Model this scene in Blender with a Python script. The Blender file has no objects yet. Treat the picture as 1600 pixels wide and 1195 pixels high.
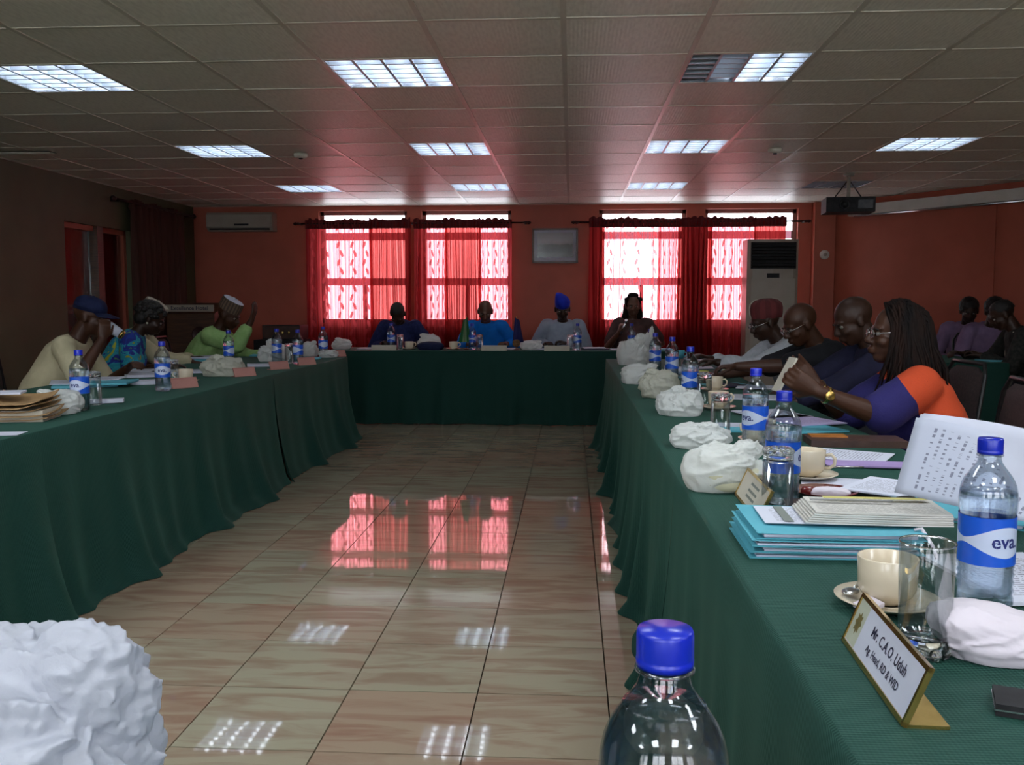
import bpy, bmesh, math, random
import numpy as np
from mathutils import Vector, Matrix, Euler, noise
R = math.radians
PI = math.pi
random.seed(7)
C = bpy.context.scene.collection
scene = bpy.context.scene

# ---------------------------------------------------------------- camera, world, exposure
CAM_H = 1.20
FPX = 1455.0
cam_d = bpy.data.cameras.new('camera')
cam_d.sensor_width = 36.0
cam_d.lens = FPX / 1600 * 36.0
cam_d.clip_start = 0.02
cam = bpy.data.objects.new('camera', cam_d)
cam.location = (0, 0, CAM_H)
cam.rotation_euler = (R(90 - 4.89), 0, R(3.64))
C.objects.link(cam)
scene.camera = cam
w = bpy.data.worlds.new('overcast_sky')
scene.world = w
w.use_nodes = True
bg = w.node_tree.nodes['Background']
bg.inputs[0].default_value = (0.93, 0.93, 1.0, 1)
bg.inputs[1].default_value = 1.9
vs = scene.view_settings
vs.view_transform = 'Standard'
vs.look = 'None'
vs.exposure = 2.42
vs.gamma = 1.0
vs.use_curve_mapping = False
TUBE_STRENGTH = 2.8
PANEL_STRENGTH = 3.2
try:
    scene.cycles.max_bounces = 10
    scene.cycles.transparent_max_bounces = 24
    scene.cycles.transmission_bounces = 8
    scene.cycles.sample_clamp_indirect = 4.0
    scene.cycles.use_denoising = True
    scene.cycles.caustics_refractive = False
    scene.cycles.caustics_reflective = False
except Exception:
    pass

# ---------------------------------------------------------------- placing helpers (measured points of the room)
CM = Euler((R(90 - 4.89), 0, R(3.64))).to_matrix()
def ray(x, y):
    return CM @ Vector(((x - 800), -(y - 597.5), -FPX))
TH = 0.725
def G(x, y, h=TH):
    d = ray(x, y)
    t = (h - CAM_H) / d.z
    return Vector((d.x * t, d.y * t, h))
def PY(x, y, Y):
    d = ray(x, y)
    t = Y / d.y
    return Vector((d.x * t, Y, CAM_H + d.z * t))

# ---------------------------------------------------------------- materials
def NT(name):
    m = bpy.data.materials.new(name)
    m.use_nodes = True
    nt = m.node_tree
    return m, nt, nt.nodes['Principled BSDF']
def node(nt, t, **kw):
    n = nt.nodes.new(t)
    for k, v in kw.items():
        if k.startswith('i_'):
            key = k[2:]
            key = int(key) if key.isdigit() else key
            n.inputs[key].default_value = v
        else:
            setattr(n, k, v)
    return n
def col(c, a=1):
    return (c[0], c[1], c[2], a)
def mat(name, c, rough=.6, metal=0, c2=None, scale=20, bump=0, bscale=60, coord='Object', stretch=None, spec=.5, coat=0, trans=0, ior=1.45, sheen=0, detail=3, lo=.35, hi=.65, sss=0):
    m, nt, p = NT(name)
    p.inputs['Base Color'].default_value = col(c)
    p.inputs['Roughness'].default_value = rough
    p.inputs['Metallic'].default_value = metal
    p.inputs['Specular IOR Level'].default_value = spec
    p.inputs['Coat Weight'].default_value = coat
    p.inputs['Transmission Weight'].default_value = trans
    p.inputs['IOR'].default_value = ior
    p.inputs['Sheen Weight'].default_value = sheen
    tc = node(nt, 'ShaderNodeTexCoord')
    src = tc.outputs[coord]
    if stretch:
        mp = node(nt, 'ShaderNodeMapping')
        mp.inputs['Scale'].default_value = stretch
        nt.links.new(src, mp.inputs[0]); src = mp.outputs[0]
    if c2 is not None:
        n = node(nt, 'ShaderNodeTexNoise', i_Scale=scale, i_Detail=detail)
        nt.links.new(src, n.inputs['Vector'])
        r = node(nt, 'ShaderNodeValToRGB')
        r.color_ramp.elements[0].position = lo; r.color_ramp.elements[1].position = hi
        r.color_ramp.elements[0].color = col(c); r.color_ramp.elements[1].color = col(c2)
        nt.links.new(n.outputs['Fac'], r.inputs[0]); nt.links.new(r.outputs[0], p.inputs['Base Color'])
    if bump:
        n = node(nt, 'ShaderNodeTexNoise', i_Scale=bscale, i_Detail=4)
        nt.links.new(src, n.inputs['Vector'])
        b = node(nt, 'ShaderNodeBump', i_Strength=bump, i_Distance=.01)
        nt.links.new(n.outputs['Fac'], b.inputs['Height']); nt.links.new(b.outputs[0], p.inputs['Normal'])
    return m
def emis(name, c, s):
    m, nt, p = NT(name)
    p.inputs['Base Color'].default_value = col(c)
    p.inputs['Emission Color'].default_value = col(c)
    p.inputs['Emission Strength'].default_value = s
    return m

M = {}
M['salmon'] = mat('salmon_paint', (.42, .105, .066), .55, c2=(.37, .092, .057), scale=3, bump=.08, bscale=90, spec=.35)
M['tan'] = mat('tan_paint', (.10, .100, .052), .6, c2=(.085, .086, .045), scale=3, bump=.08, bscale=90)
M['white_paint'] = mat('white_paint', (.62, .60, .55), .45, c2=(.56, .54, .49), scale=8)
M['ac_plastic'] = mat('ac_plastic', (.34, .30, .25), .4, c2=(.30, .27, .22), scale=5)
M['dark_plastic'] = mat('dark_plastic', (.008, .008, .009), .6, spec=.25, c2=(.018, .018, .02), scale=30)
M['black_metal'] = mat('black_metal', (.02, .02, .022), .35, .6, c2=(.03, .03, .03), scale=40)
M['chrome'] = mat('chrome', (.7, .7, .7), .18, 1, c2=(.6, .6, .62), scale=20)
M['gold'] = mat('gold_metal', (.75, .50, .16), .25, 1, c2=(.65, .42, .12), scale=30)
M['bar'] = mat('ceiling_bar', (.66, .62, .53), .35, c2=(.6, .57, .48), scale=10)
M['housing'] = mat('light_housing', (.50, .52, .56), .25, .85, c2=(.44, .46, .5), scale=10)
M['blade'] = mat('louvre_metal', (.50, .56, .66), .35, 0, c2=(.45, .51, .6), scale=10)
M['tube'] = emis('lit_fluorescent_tube', (.84, .92, 1.0), TUBE_STRENGTH)
M['tube_off'] = mat('unlit_fluorescent_tube', (.55, .56, .56), .3, c2=(.5, .5, .5), scale=10)
M['lightpanel'] = emis('lit_prismatic_panel', (.86, .93, 1.0), PANEL_STRENGTH)
M['wood'] = mat('dark_wood', (.05, .022, .012), .35, c2=(.09, .04, .02), scale=6, stretch=(1, 1, 12))
M['seatfab'] = mat('chair_fabric', (.03, .02, .02), .85, c2=(.05, .03, .03), scale=80, bump=.2)
M['beigefab'] = mat('beige_upholstery', (.30, .25, .17), .8, c2=(.24, .2, .13), scale=30, bump=.2)
M['rod'] = mat('curtain_rod_metal', (.03, .01, .01), .4, .3, c2=(.05, .015, .015), scale=30)
M['alu'] = mat('window_aluminium', (.30, .15, .12), .4, c2=(.26, .13, .1), scale=10)
M['capblue'] = mat('blue_bottle_cap', (.006, .018, .42), .3, c2=(.006, .02, .36), scale=30, spec=.6)
M['paper'] = mat('white_paper', (.56, .58, .68), .7, c2=(.51, .53, .63), scale=12)
M['creampaper'] = mat('cream_card', (.52, .48, .40), .7, c2=(.48, .44, .36), scale=12)
M['pinkcard'] = mat('pink_card', (.46, .21, .18), .7, c2=(.42, .19, .16), scale=12)
M['teal'] = mat('teal_folder_card', (.10, .42, .52), .6, c2=(.085, .37, .47), scale=10, bump=.05)
M['lilac'] = mat('lilac_card', (.36, .26, .52), .7, c2=(.32, .23, .46), scale=10)
M['ink'] = mat('black_ink', (.02, .02, .05), .6, c2=(.03, .03, .06), scale=50)
M['navyink'] = mat('navy_ink', (.01, .015, .12), .5, c2=(.012, .02, .15), scale=50)
M['brownpaper'] = mat('brown_kraft_paper', (.36, .22, .10), .8, c2=(.28, .17, .075), scale=14, bump=.25, bscale=30)
M['china'] = mat('cream_china', (.66, .57, .43), .2, c2=(.62, .53, .40), scale=6, coat=.3)
M['maroonchina'] = mat('maroon_china', (.16, .02, .02), .25, c2=(.13, .018, .018), scale=6, coat=.3)
M['leather'] = mat('brown_leather', (.045, .022, .018), .45, c2=(.07, .035, .025), scale=20, bump=.2)
M['orangeleather'] = mat('orange_leather', (.40, .15, .03), .45, c2=(.34, .12, .02), scale=20, bump=.2)
M['tissue'] = mat('soft_tissue', (.66, .60, .66), .9, c2=(.60, .55, .61), scale=8, bump=.3, bscale=25)
M['skin'] = mat('dark_brown_skin', (.062, .024, .012), .46, c2=(.046, .017, .009), scale=9, bump=.06, bscale=120, spec=.38)
M['skin2'] = mat('deep_brown_skin', (.040, .017, .010), .46, c2=(.030, .012, .007), scale=9, bump=.06, bscale=120, spec=.38)
M['skin3'] = mat('warm_brown_skin', (.11, .045, .025), .42, c2=(.085, .035, .02), scale=9, bump=.06, bscale=120, spec=.5)
M['hair'] = mat('black_hair', (.006, .005, .005), .55, c2=(.014, .01, .009), scale=60, bump=.5, bscale=150)
M['hairbrown'] = mat('auburn_black_hair', (.004, .003, .003), .75, spec=.15, c2=(.014, .006, .004), scale=25, bump=.4, bscale=150, stretch=(1, 1, .2))
M['eyewhite'] = mat('eye_white', (.26, .23, .20), .3, c2=(.22, .2, .17), scale=40)
M['iris'] = mat('dark_iris', (.01, .006, .004), .15, c2=(.015, .009, .006), scale=60)
M['pearl'] = mat('pearl', (.7, .66, .55), .25, c2=(.65, .6, .5), scale=30, coat=.4)

def glassmat(name, c=(1, 1, 1), ior=1.45, rough=0.0):
    m, nt, p = NT(name)
    p.inputs['Base Color'].default_value = col(c)
    p.inputs['Roughness'].default_value = rough
    p.inputs['Transmission Weight'].default_value = 1
    p.inputs['IOR'].default_value = ior
    return m
M['glass'] = glassmat('clear_glass', (.97, .98, .98), 1.47)
M['water'] = glassmat('drinking_water', (.95, .98, 1), 1.33)
def _clear(m):
    nt = m.node_tree; tr = node(nt, 'ShaderNodeBsdfTransparent'); tr.inputs[0].default_value = (.86, .91, .96, 1); mx = node(nt, 'ShaderNodeMixShader', i_0=.45)
    nt.links.new(nt.nodes['Principled BSDF'].outputs[0], mx.inputs[1]); nt.links.new(tr.outputs[0], mx.inputs[2]); nt.links.new(mx.outputs[0], nt.nodes['Material Output'].inputs[0])
_clear(M['water'])
def thin(name, tint, amount=1.0, base=.04):
    """thin clear plastic or pane: mostly transparent with fresnel gloss"""
    m = bpy.data.materials.new(name); m.use_nodes = True
    nt = m.node_tree
    for n in list(nt.nodes): nt.nodes.remove(n)
    out = node(nt, 'ShaderNodeOutputMaterial')
    tr = node(nt, 'ShaderNodeBsdfTransparent'); tr.inputs[0].default_value = col(tint)
    gl = node(nt, 'ShaderNodeBsdfGlossy'); gl.inputs['Roughness'].default_value = .04
    lw = node(nt, 'ShaderNodeLayerWeight', i_Blend=.35)
    mm = node(nt, 'ShaderNodeMath', operation='MULTIPLY_ADD'); mm.inputs[1].default_value = amount; mm.inputs[2].default_value = base
    mx = node(nt, 'ShaderNodeMixShader')
    nt.links.new(lw.outputs['Fresnel'], mm.inputs[0]); nt.links.new(mm.outputs[0], mx.inputs[0])
    nt.links.new(tr.outputs[0], mx.inputs[1]); nt.links.new(gl.outputs[0], mx.inputs[2]); nt.links.new(mx.outputs[0], out.inputs[0])
    return m
M['pet'] = thin('clear_bottle_plastic', (.88, .93, .98), .5, .05)
M['pane'] = thin('window_pane_glass', (.93, .95, .95), .6, .03)
def bagmat(name, c):
    m, nt, p = NT(name)
    p.inputs['Base Color'].default_value = col(c); p.inputs['Roughness'].default_value = .38
    out = nt.nodes['Material Output']
    tl = node(nt, 'ShaderNodeBsdfTranslucent'); tl.inputs[0].default_value = col(c)
    mx = node(nt, 'ShaderNodeMixShader', i_0=.45)
    tc = node(nt, 'ShaderNodeTexCoord')
    n = node(nt, 'ShaderNodeTexNoise', i_Scale=28, i_Detail=5); nt.links.new(tc.outputs['Object'], n.inputs['Vector'])
    r = node(nt, 'ShaderNodeMapRange', i_3=.30, i_4=.5); nt.links.new(n.outputs['Fac'], r.inputs[0]); nt.links.new(r.outputs[0], p.inputs['Roughness'])
    vo = node(nt, 'ShaderNodeTexVoronoi', feature='DISTANCE_TO_EDGE', i_Scale=34); wv = node(nt, 'ShaderNodeVectorMath', operation='MULTIPLY_ADD'); wv.inputs[1].default_value = (.05, .05, .05)
    nt.links.new(n.outputs['Color'], wv.inputs[0]); nt.links.new(tc.outputs['Object'], wv.inputs[2]); nt.links.new(wv.outputs[0], vo.inputs['Vector'])
    b = node(nt, 'ShaderNodeBump', i_Strength=.6, i_Distance=.006)
    nt.links.new(vo.outputs['Distance'], b.inputs['Height']); nt.links.new(b.outputs[0], p.inputs['Normal'])
    nt.links.new(p.outputs[0], mx.inputs[1]); nt.links.new(tl.outputs[0], mx.inputs[2]); nt.links.new(mx.outputs[0], out.inputs[0])
    return m
M['bag'] = bagmat('white_plastic_film', (.82, .84, .82))
M['bagcream'] = bagmat('cream_plastic_film', (.66, .66, .57))
M['bagblue'] = bagmat('bluish_white_plastic_film', (.58, .60, .67))
M['foam'] = mat('cream_foam_box', (.62, .60, .42), .6, c2=(.56, .54, .38), scale=12)

# cloth: dark green woven polyester
def clothmat():
    m, nt, p = NT('green_tablecloth')
    tc = node(nt, 'ShaderNodeTexCoord')
    n = node(nt, 'ShaderNodeTexNoise', i_Scale=2.5, i_Detail=3); nt.links.new(tc.outputs['Object'], n.inputs['Vector'])
    r = node(nt, 'ShaderNodeValToRGB'); r.color_ramp.elements[0].color = (.004, .032, .024, 1); r.color_ramp.elements[1].color = (.005, .042, .032, 1)
    nt.links.new(n.outputs['Fac'], r.inputs[0]); nt.links.new(r.outputs[0], p.inputs['Base Color'])
    p.inputs['Roughness'].default_value = .75; p.inputs['Specular IOR Level'].default_value = .25; p.inputs['Sheen Weight'].default_value = .12
    p.inputs['Sheen Tint'].default_value = (.3, .8, .6, 1)
    w1 = node(nt, 'ShaderNodeTexWave', i_Scale=55, bands_direction='X'); w2 = node(nt, 'ShaderNodeTexWave', i_Scale=55, bands_direction='Y'); 
    ad = node(nt, 'ShaderNodeMath', operation='ADD')
    nt.links.new(tc.outputs['Object'], w1.inputs['Vector']); nt.links.new(tc.outputs['Object'], w2.inputs['Vector'])
    nt.links.new(w1.outputs['Fac'], ad.inputs[0]); nt.links.new(w2.outputs['Fac'], ad.inputs[1])
    b = node(nt, 'ShaderNodeBump', i_Strength=.35, i_Distance=.002); nt.links.new(ad.outputs[0], b.inputs['Height']); nt.links.new(b.outputs[0], p.inputs['Normal'])
    return m
M['cloth'] = clothmat()

def floormat():
    m, nt, p = NT('veined_floor_tile')
    oi = node(nt, 'ShaderNodeObjectInfo'); tc = node(nt, 'ShaderNodeTexCoord')
    cmb = node(nt, 'ShaderNodeCombineXYZ')
    mu = node(nt, 'ShaderNodeMath', operation='MULTIPLY', i_1=37.0); nt.links.new(oi.outputs['Random'], mu.inputs[0])
    nt.links.new(mu.outputs[0], cmb.inputs[0]); nt.links.new(mu.outputs[0], cmb.inputs[1])
    va = node(nt, 'ShaderNodeVectorMath', operation='ADD'); nt.links.new(tc.outputs['Object'], va.inputs[0]); nt.links.new(cmb.outputs[0], va.inputs[1])
    mp = node(nt, 'ShaderNodeMapping'); mp.inputs['Scale'].default_value = (1.9, 9.5, 1); nt.links.new(va.outputs[0], mp.inputs[0])
    n1 = node(nt, 'ShaderNodeTexNoise', i_Scale=1.5, i_Detail=5, i_Distortion=.9); nt.links.new(mp.outputs[0], n1.inputs['Vector'])
    r = node(nt, 'ShaderNodeValToRGB')
    e = r.color_ramp.elements
    e[0].position = .36; e[0].color = (.29, .205, .15, 1); e[1].position = .56; e[1].color = (.36, .315, .235, 1)
    x = e.new(.46); x.color = (.32, .255, .19, 1)
    nt.links.new(n1.outputs['Fac'], r.inputs[0])
    # each tile fired a little redder or paler
    ra = node(nt, 'ShaderNodeValToRGB'); ra.color_ramp.elements[0].color = (.96, 1.0, .96, 1); ra.color_ramp.elements[1].color = (1.0, .84, .80, 1)
    ra.color_ramp.elements[0].position = .35
    nt.links.new(oi.outputs['Random'], ra.inputs[0])
    mx = node(nt, 'ShaderNodeMix', data_type='RGBA', blend_type='MULTIPLY'); mx.inputs[0].default_value = 1
    nt.links.new(r.outputs[0], mx.inputs[6]); nt.links.new(ra.outputs[0], mx.inputs[7]); nt.links.new(mx.outputs[2], p.inputs['Base Color'])
    p.inputs['Roughness'].default_value = .035; p.inputs['Specular IOR Level'].default_value = .5
    n2 = node(nt, 'ShaderNodeTexNoise', i_Scale=5, i_Detail=2); nt.links.new(tc.outputs['Object'], n2.inputs['Vector'])
    b = node(nt, 'ShaderNodeBump', i_Strength=.03, i_Distance=.01); nt.links.new(n2.outputs['Fac'], b.inputs['Height']); nt.links.new(b.outputs[0], p.inputs['Normal'])
    return m
M['tile'] = floormat()
M['grout'] = mat('dark_grout', (.10, .07, .05), .8, c2=(.08, .055, .04), scale=20)

def ceilmat():
    m, nt, p = NT('mineral_ceiling_tile')
    tc = node(nt, 'ShaderNodeTexCoord'); oi = node(nt, 'ShaderNodeObjectInfo')
    n = node(nt, 'ShaderNodeTexNoise', i_Scale=60, i_Detail=4); 
    mp = node(nt, 'ShaderNodeMapping'); mp.inputs['Scale'].default_value = (1, .25, 1); nt.links.new(tc.outputs['Object'], mp.inputs[0]); nt.links.new(mp.outputs[0], n.inputs['Vector'])
    r = node(nt, 'ShaderNodeValToRGB'); r.color_ramp.elements[0].position = .3; r.color_ramp.elements[0].color = (.76, .73, .64, 1); r.color_ramp.elements[1].position = .6; r.color_ramp.elements[1].color = (.88, .85, .75, 1)
    nt.links.new(n.outputs['Fac'], r.inputs[0])
    hs = node(nt, 'ShaderNodeHueSaturation'); mr = node(nt, 'ShaderNodeMapRange', i_3=.93, i_4=1.05)
    nt.links.new(oi.outputs['Random'], mr.inputs[0]); nt.links.new(mr.outputs[0], hs.inputs['Value']); nt.links.new(r.outputs[0], hs.inputs['Color']); nt.links.new(hs.outputs[0], p.inputs['Base Color'])
    p.inputs['Roughness'].default_value = .42; p.inputs['Specular IOR Level'].default_value = .3
    w1 = node(nt, 'ShaderNodeTexWave', i_Scale=18, i_Distortion=.4, bands_direction='X'); nt.links.new(tc.outputs['Object'], w1.inputs['Vector'])
    ad = node(nt, 'ShaderNodeMath', operation='ADD'); nt.links.new(w1.outputs['Fac'], ad.inputs[0]); nt.links.new(n.outputs['Fac'], ad.inputs[1])
    b = node(nt, 'ShaderNodeBump', i_Strength=.12, i_Distance=.004); nt.links.new(ad.outputs[0], b.inputs['Height']); nt.links.new(b.outputs[0], p.inputs['Normal'])
    return m
M['ctile'] = ceilmat()

def curtainmat(name, tcol, dcol, trans, leaf=0.0, strips=3.0, power=1.3):
    """sheer red voile: lets light straight through between threads, scatters the rest; embroidered leaf strips are opaque"""
    m = bpy.data.materials.new(name); m.use_nodes = True
    nt = m.node_tree
    for n in list(nt.nodes): nt.nodes.remove(n)
    L = nt.links.new
    out = node(nt, 'ShaderNodeOutputMaterial')
    tr = node(nt, 'ShaderNodeBsdfTransparent'); tr.inputs[0].default_value = col(tcol)
    df = node(nt, 'ShaderNodeBsdfDiffuse'); df.inputs[0].default_value = col(dcol)
    tl = node(nt, 'ShaderNodeBsdfTranslucent'); tl.inputs[0].default_value = col(dcol)
    m1 = node(nt, 'ShaderNodeMixShader', i_0=.5); L(df.outputs[0], m1.inputs[1]); L(tl.outputs[0], m1.inputs[2])
    lw = node(nt, 'ShaderNodeLayerWeight', i_Blend=.5)
    inv = node(nt, 'ShaderNodeMath', operation='SUBTRACT', i_0=1.0); L(lw.outputs['Facing'], inv.inputs[1])
    pw = node(nt, 'ShaderNodeMath', operation='POWER', i_1=power); L(inv.outputs[0], pw.inputs[0])
    ml = node(nt, 'ShaderNodeMath', operation='MULTIPLY', i_1=trans); L(pw.outputs[0], ml.inputs[0])
    fac = ml.outputs[0]
    tc = node(nt, 'ShaderNodeTexCoord'); sx = node(nt, 'ShaderNodeSeparateXYZ'); L(tc.outputs['UV'], sx.inputs[0])
    # shading of vertical folds put into the transparency as noise streaks over the width
    n = node(nt, 'ShaderNodeTexNoise', i_Scale=1.0, i_Detail=3)
    cm = node(nt, 'ShaderNodeCombineXYZ'); us = node(nt, 'ShaderNodeMath', operation='MULTIPLY', i_1=34.0); L(sx.outputs[0], us.inputs[0]); L(us.outputs[0], cm.inputs[0])
    L(cm.outputs[0], n.inputs['Vector'])
    mr = node(nt, 'ShaderNodeMapRange', i_1=.38, i_2=.62, i_3=.05, i_4=1.4); L(n.outputs['Fac'], mr.inputs[0])
    m2 = node(nt, 'ShaderNodeMath', operation='MULTIPLY'); L(fac, m2.inputs[0]); L(mr.outputs[0], m2.inputs[1]); fac = m2.outputs[0]
    if leaf:
        # leaves: u' = frac(u*strips)-.5 ; v' = frac(v*22)-.5 ; ellipse slanted alternately
        def mth(op, a, b=None, c=None):
            q = node(nt, 'ShaderNodeMath', operation=op)
            for i, v in enumerate((a, b, c)):
                if v is None: continue
                if isinstance(v, (int, float)): q.inputs[i].default_value = v
                else: L(v, q.inputs[i])
            return q.outputs[0]
        u = mth('SUBTRACT', mth('FRACT', mth('MULTIPLY', sx.outputs[0], strips)), .5)
        u = mth('MULTIPLY', u, 1.0 / strips * 9.0)
        vv = mth('MULTIPLY', sx.outputs[1], 20.0)
        v = mth('SUBTRACT', mth('FRACT', vv), .5)
        side = mth('SUBTRACT', mth('MULTIPLY', mth('FLOOR', mth('MULTIPLY', mth('FRACT', mth('MULTIPLY', vv, .5)), 2.0)), 2.0), 1.0)
        uu = mth('SUBTRACT', u, mth('MULTIPLY', side, .20))
        a = mth('ADD', uu, mth('MULTIPLY', mth('MULTIPLY', v, side), -.35))
        e = mth('ADD', mth('POWER', mth('DIVIDE', mth('ABSOLUTE', a), .20), 2.0), mth('POWER', mth('DIVIDE', mth('ABSOLUTE', v), .40), 2.0))
        inside = mth('LESS_THAN', e, 1.0)
        keep = mth('SUBTRACT', 1.0, mth('MULTIPLY', inside, leaf))
        fac = mth('MULTIPLY', fac, keep)
    mx = node(nt, 'ShaderNodeMixShader'); L(fac, mx.inputs[0]); L(m1.outputs[0], mx.inputs[1]); L(tr.outputs[0], mx.inputs[2]); L(mx.outputs[0], out.inputs[0])
    return m
M['sheer'] = curtainmat('sheer_red_voile', (1.0, .27, .30), (.46, .05, .055), .62, .9, 5.0)
M['sheerlight'] = curtainmat('pale_sheer_voile', (1.0, .66, .68), (.70, .08, .09), .82, .85, 4.0)
M['dense'] = curtainmat('dense_red_voile', (1.0, .16, .15), (.26, .018, .018), .26, .0, 5.0, 1.8)
M['header'] = mat('ruffled_maroon_header', (.10, .006, .008), .8, c2=(.14, .01, .012), scale=60, bump=.4)
M['browncurtain'] = mat('brown_striped_curtain', (.045, .014, .008), .8, c2=(.065, .02, .012), scale=14, stretch=(6, 6, .15), bump=.2)
M['redcurtain'] = mat('red_window_curtain', (.50, .03, .02), .8, c2=(.40, .024, .018), scale=14, stretch=(6, 6, .2), bump=.2)

# ---------------------------------------------------------------- mesh helpers
def link_mesh(name, v, f, m=None, parent=None, smooth=False, uv=None, mats=None, mi=None, loc=None, rot=None):
    me = bpy.data.meshes.new(name)
    me.from_pydata([tuple(p) for p in v], [], f)
    if mats: 
        for x in mats: me.materials.append(x)
        if mi is not None: me.polygons.foreach_set('material_index', mi)
    elif m: me.materials.append(m)
    if uv is not None:
        ul = me.uv_layers.new(name='UVMap')
        for poly in me.polygons:
            for li in poly.loop_indices:
                ul.data[li].uv = uv[me.loops[li].vertex_index]
    if smooth: me.polygons.foreach_set('use_smooth', [True] * len(me.polygons))
    me.update()
    o = bpy.data.objects.new(name, me); C.objects.link(o)
    if parent is not None: o.parent = parent
    if loc is not None: o.location = loc
    if rot is not None: o.rotation_euler = rot
    return o
class MB:
    def __init__(s): s.v = []; s.f = []; s.sm = []
    def add(s, v, f, smooth=False, X=None):
        n = len(s.v)
        s.v += [Vector(p) if X is None else X @ Vector(p) for p in v]
        s.f += [tuple(i + n for i in q) for q in f]; s.sm += [smooth] * len(f)
        return s
    def box(s, a, b, X=None):
        x0, y0, z0 = a; x1, y1, z1 = b
        return s.add([(x0, y0, z0), (x1, y0, z0), (x1, y1, z0), (x0, y1, z0), (x0, y0, z1), (x1, y0, z1), (x1, y1, z1), (x0, y1, z1)],
              [(0, 3, 2, 1), (4, 5, 6, 7), (0, 1, 5, 4), (1, 2, 6, 5), (2, 3, 7, 6), (3, 0, 4, 7)], False, X)
    def cbox(s, c, d, X=None):
        return s.box([c[i] - d[i] / 2 for i in range(3)], [c[i] + d[i] / 2 for i in range(3)], X)
    def lathe(s, prof, n=20, X=None, closed=False):
        v = []; f = []
        k = len(prof)
        for (r, z) in prof:
            for i in range(n):
                a = 2 * PI * i / n
                v.append((r * math.cos(a), r * math.sin(a), z))
        for j in range(k - 1 if not closed else k):
            j2 = (j + 1) % k
            for i in range(n):
                f.append((j * n + i, j * n + (i + 1) % n, j2 * n + (i + 1) % n, j2 * n + i))
        if not closed:
            if prof[0][0] > 1e-6: f.append(tuple(range(n - 1, -1, -1)))
            if prof[-1][0] > 1e-6: f.append(tuple((k - 1) * n + i for i in range(n)))
        return s.add(v, f, True, X)
    def tube(s, pts, r, n=8, X=None):
        pts = [Vector(p) for p in pts]; v = []; f = []
        rr = r if isinstance(r, (list, tuple)) else [r] * len(pts)
        up = None
        for i, p in enumerate(pts):
            t = (pts[min(i + 1, len(pts) - 1)] - pts[max(i - 1, 0)])
            if t.length < 1e-9: t = Vector((0, 0, 1))
            t.normalize()
            if up is None: up = Vector((0, 0, 1)) if abs(t.z) < .9 else Vector((1, 0, 0))
            a = t.cross(up); a.normalize(); b = a.cross(t); up = b
            for k in range(n):
                q = 2 * PI * k / n
                v.append(p + (a * math.cos(q) + b * math.sin(q)) * rr[i])
        for j in range(len(pts) - 1):
            for k in range(n):
                f.append((j * n + k, (j + 1) * n + k, (j + 1) * n + (k + 1) % n, j * n + (k + 1) % n))
        f.append(tuple(range(n))); f.append(tuple((len(pts) - 1) * n + i for i in range(n - 1, -1, -1)))
        return s.add(v, f, True, X)
    def ell(s, c, r, X=None, n=14, m=10):
        v = [(c[0], c[1], c[2] - r[2])]; f = []
        for j in range(1, m):
            th = PI * j / m - PI / 2
            for i in range(n):
                a = 2 * PI * i / n
                v.append((c[0] + r[0] * math.cos(th) * math.cos(a), c[1] + r[1] * math.cos(th) * math.sin(a), c[2] + r[2] * math.sin(th)))
        v.append((c[0], c[1], c[2] + r[2]))
        for i in range(n): f.append((0, 1 + (i + 1) % n, 1 + i))
        for j in range(m - 2):
            for i in range(n):
                f.append((1 + j * n + i, 1 + j * n + (i + 1) % n, 1 + (j + 1) * n + (i + 1) % n, 1 + (j + 1) * n + i))
        T = len(v) - 1
        for i in range(n): f.append((1 + (m - 2) * n + i, 1 + (m - 2) * n + (i + 1) % n, T))
        return s.add(v, f, True, X)
    def loft(s, rings, n=18, X=None):
        """rings: (centre, axis a vector, axis b vector)"""
        v = []; f = []
        for (c, a, b) in rings:
            c = Vector(c); a = Vector(a); b = Vector(b)
            for i in range(n):
                q = 2 * PI * i / n
                v.append(c + a * math.cos(q) + b * math.sin(q))
        for j in range(len(rings) - 1):
            for i in range(n):
                f.append((j * n + i, j * n + (i + 1) % n, (j + 1) * n + (i + 1) % n, (j + 1) * n + i))
        f.append(tuple(range(n - 1, -1, -1))); f.append(tuple((len(rings) - 1) * n + i for i in range(n)))
        return s.add(v, f, True, X)
    def caps(s, pts, radii, n=12):
        """tapered limb with round joints"""
        pts = [Vector(p) for p in pts]
        for i in range(len(pts) - 1):
            a, b = pts[i], pts[i + 1]
            if (b - a).length > 1e-5:
                s.tube([a, b], [radii[i], radii[i + 1]], n)
        for p, r in zip(pts, radii): s.ell(p, (r, r, r), n=n, m=8)
        return s
    def build(s, name, m=None, parent=None, loc=None, rot=None, flat=False, **kw):
        o = link_mesh(name, s.v, s.f, m, parent, loc=loc, rot=rot, **kw)
        o.data.polygons.foreach_set('use_smooth', [False] * len(s.f) if flat else s.sm)
        return o
def tag(o, label=None, cat=None, group=None, kind=None):
    if label: o['label'] = label
    if cat: o['category'] = cat
    if group: o['group'] = group
    if kind: o['kind'] = kind
    return o
def thing(name, label, cat, loc=(0, 0, 0), rz=0, group=None):
    o = bpy.data.objects.new(name, None); C.objects.link(o); o.empty_display_size = .1
    o.location = loc; o.rotation_euler = (0, 0, rz)
    return tag(o, label, cat, group)
def dup(o, loc=None, rz=None, label=None, group=None, parent=None, scale=None):
    c = o.copy(); C.objects.link(c)
    if parent is not None: c.parent = parent
    if loc is not None: c.location = loc
    if rz is not None: c.rotation_euler = (0, 0, rz)
    if scale is not None: c.scale = scale
    if label: c['label'] = label
    if group: c['group'] = group
    for ch in list(KIDS.get(o, [])): pass
    for ch in [x for x in o.children]:
        dup(ch, parent=c)
    return c
KIDS = {}
TXT = {}
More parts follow.
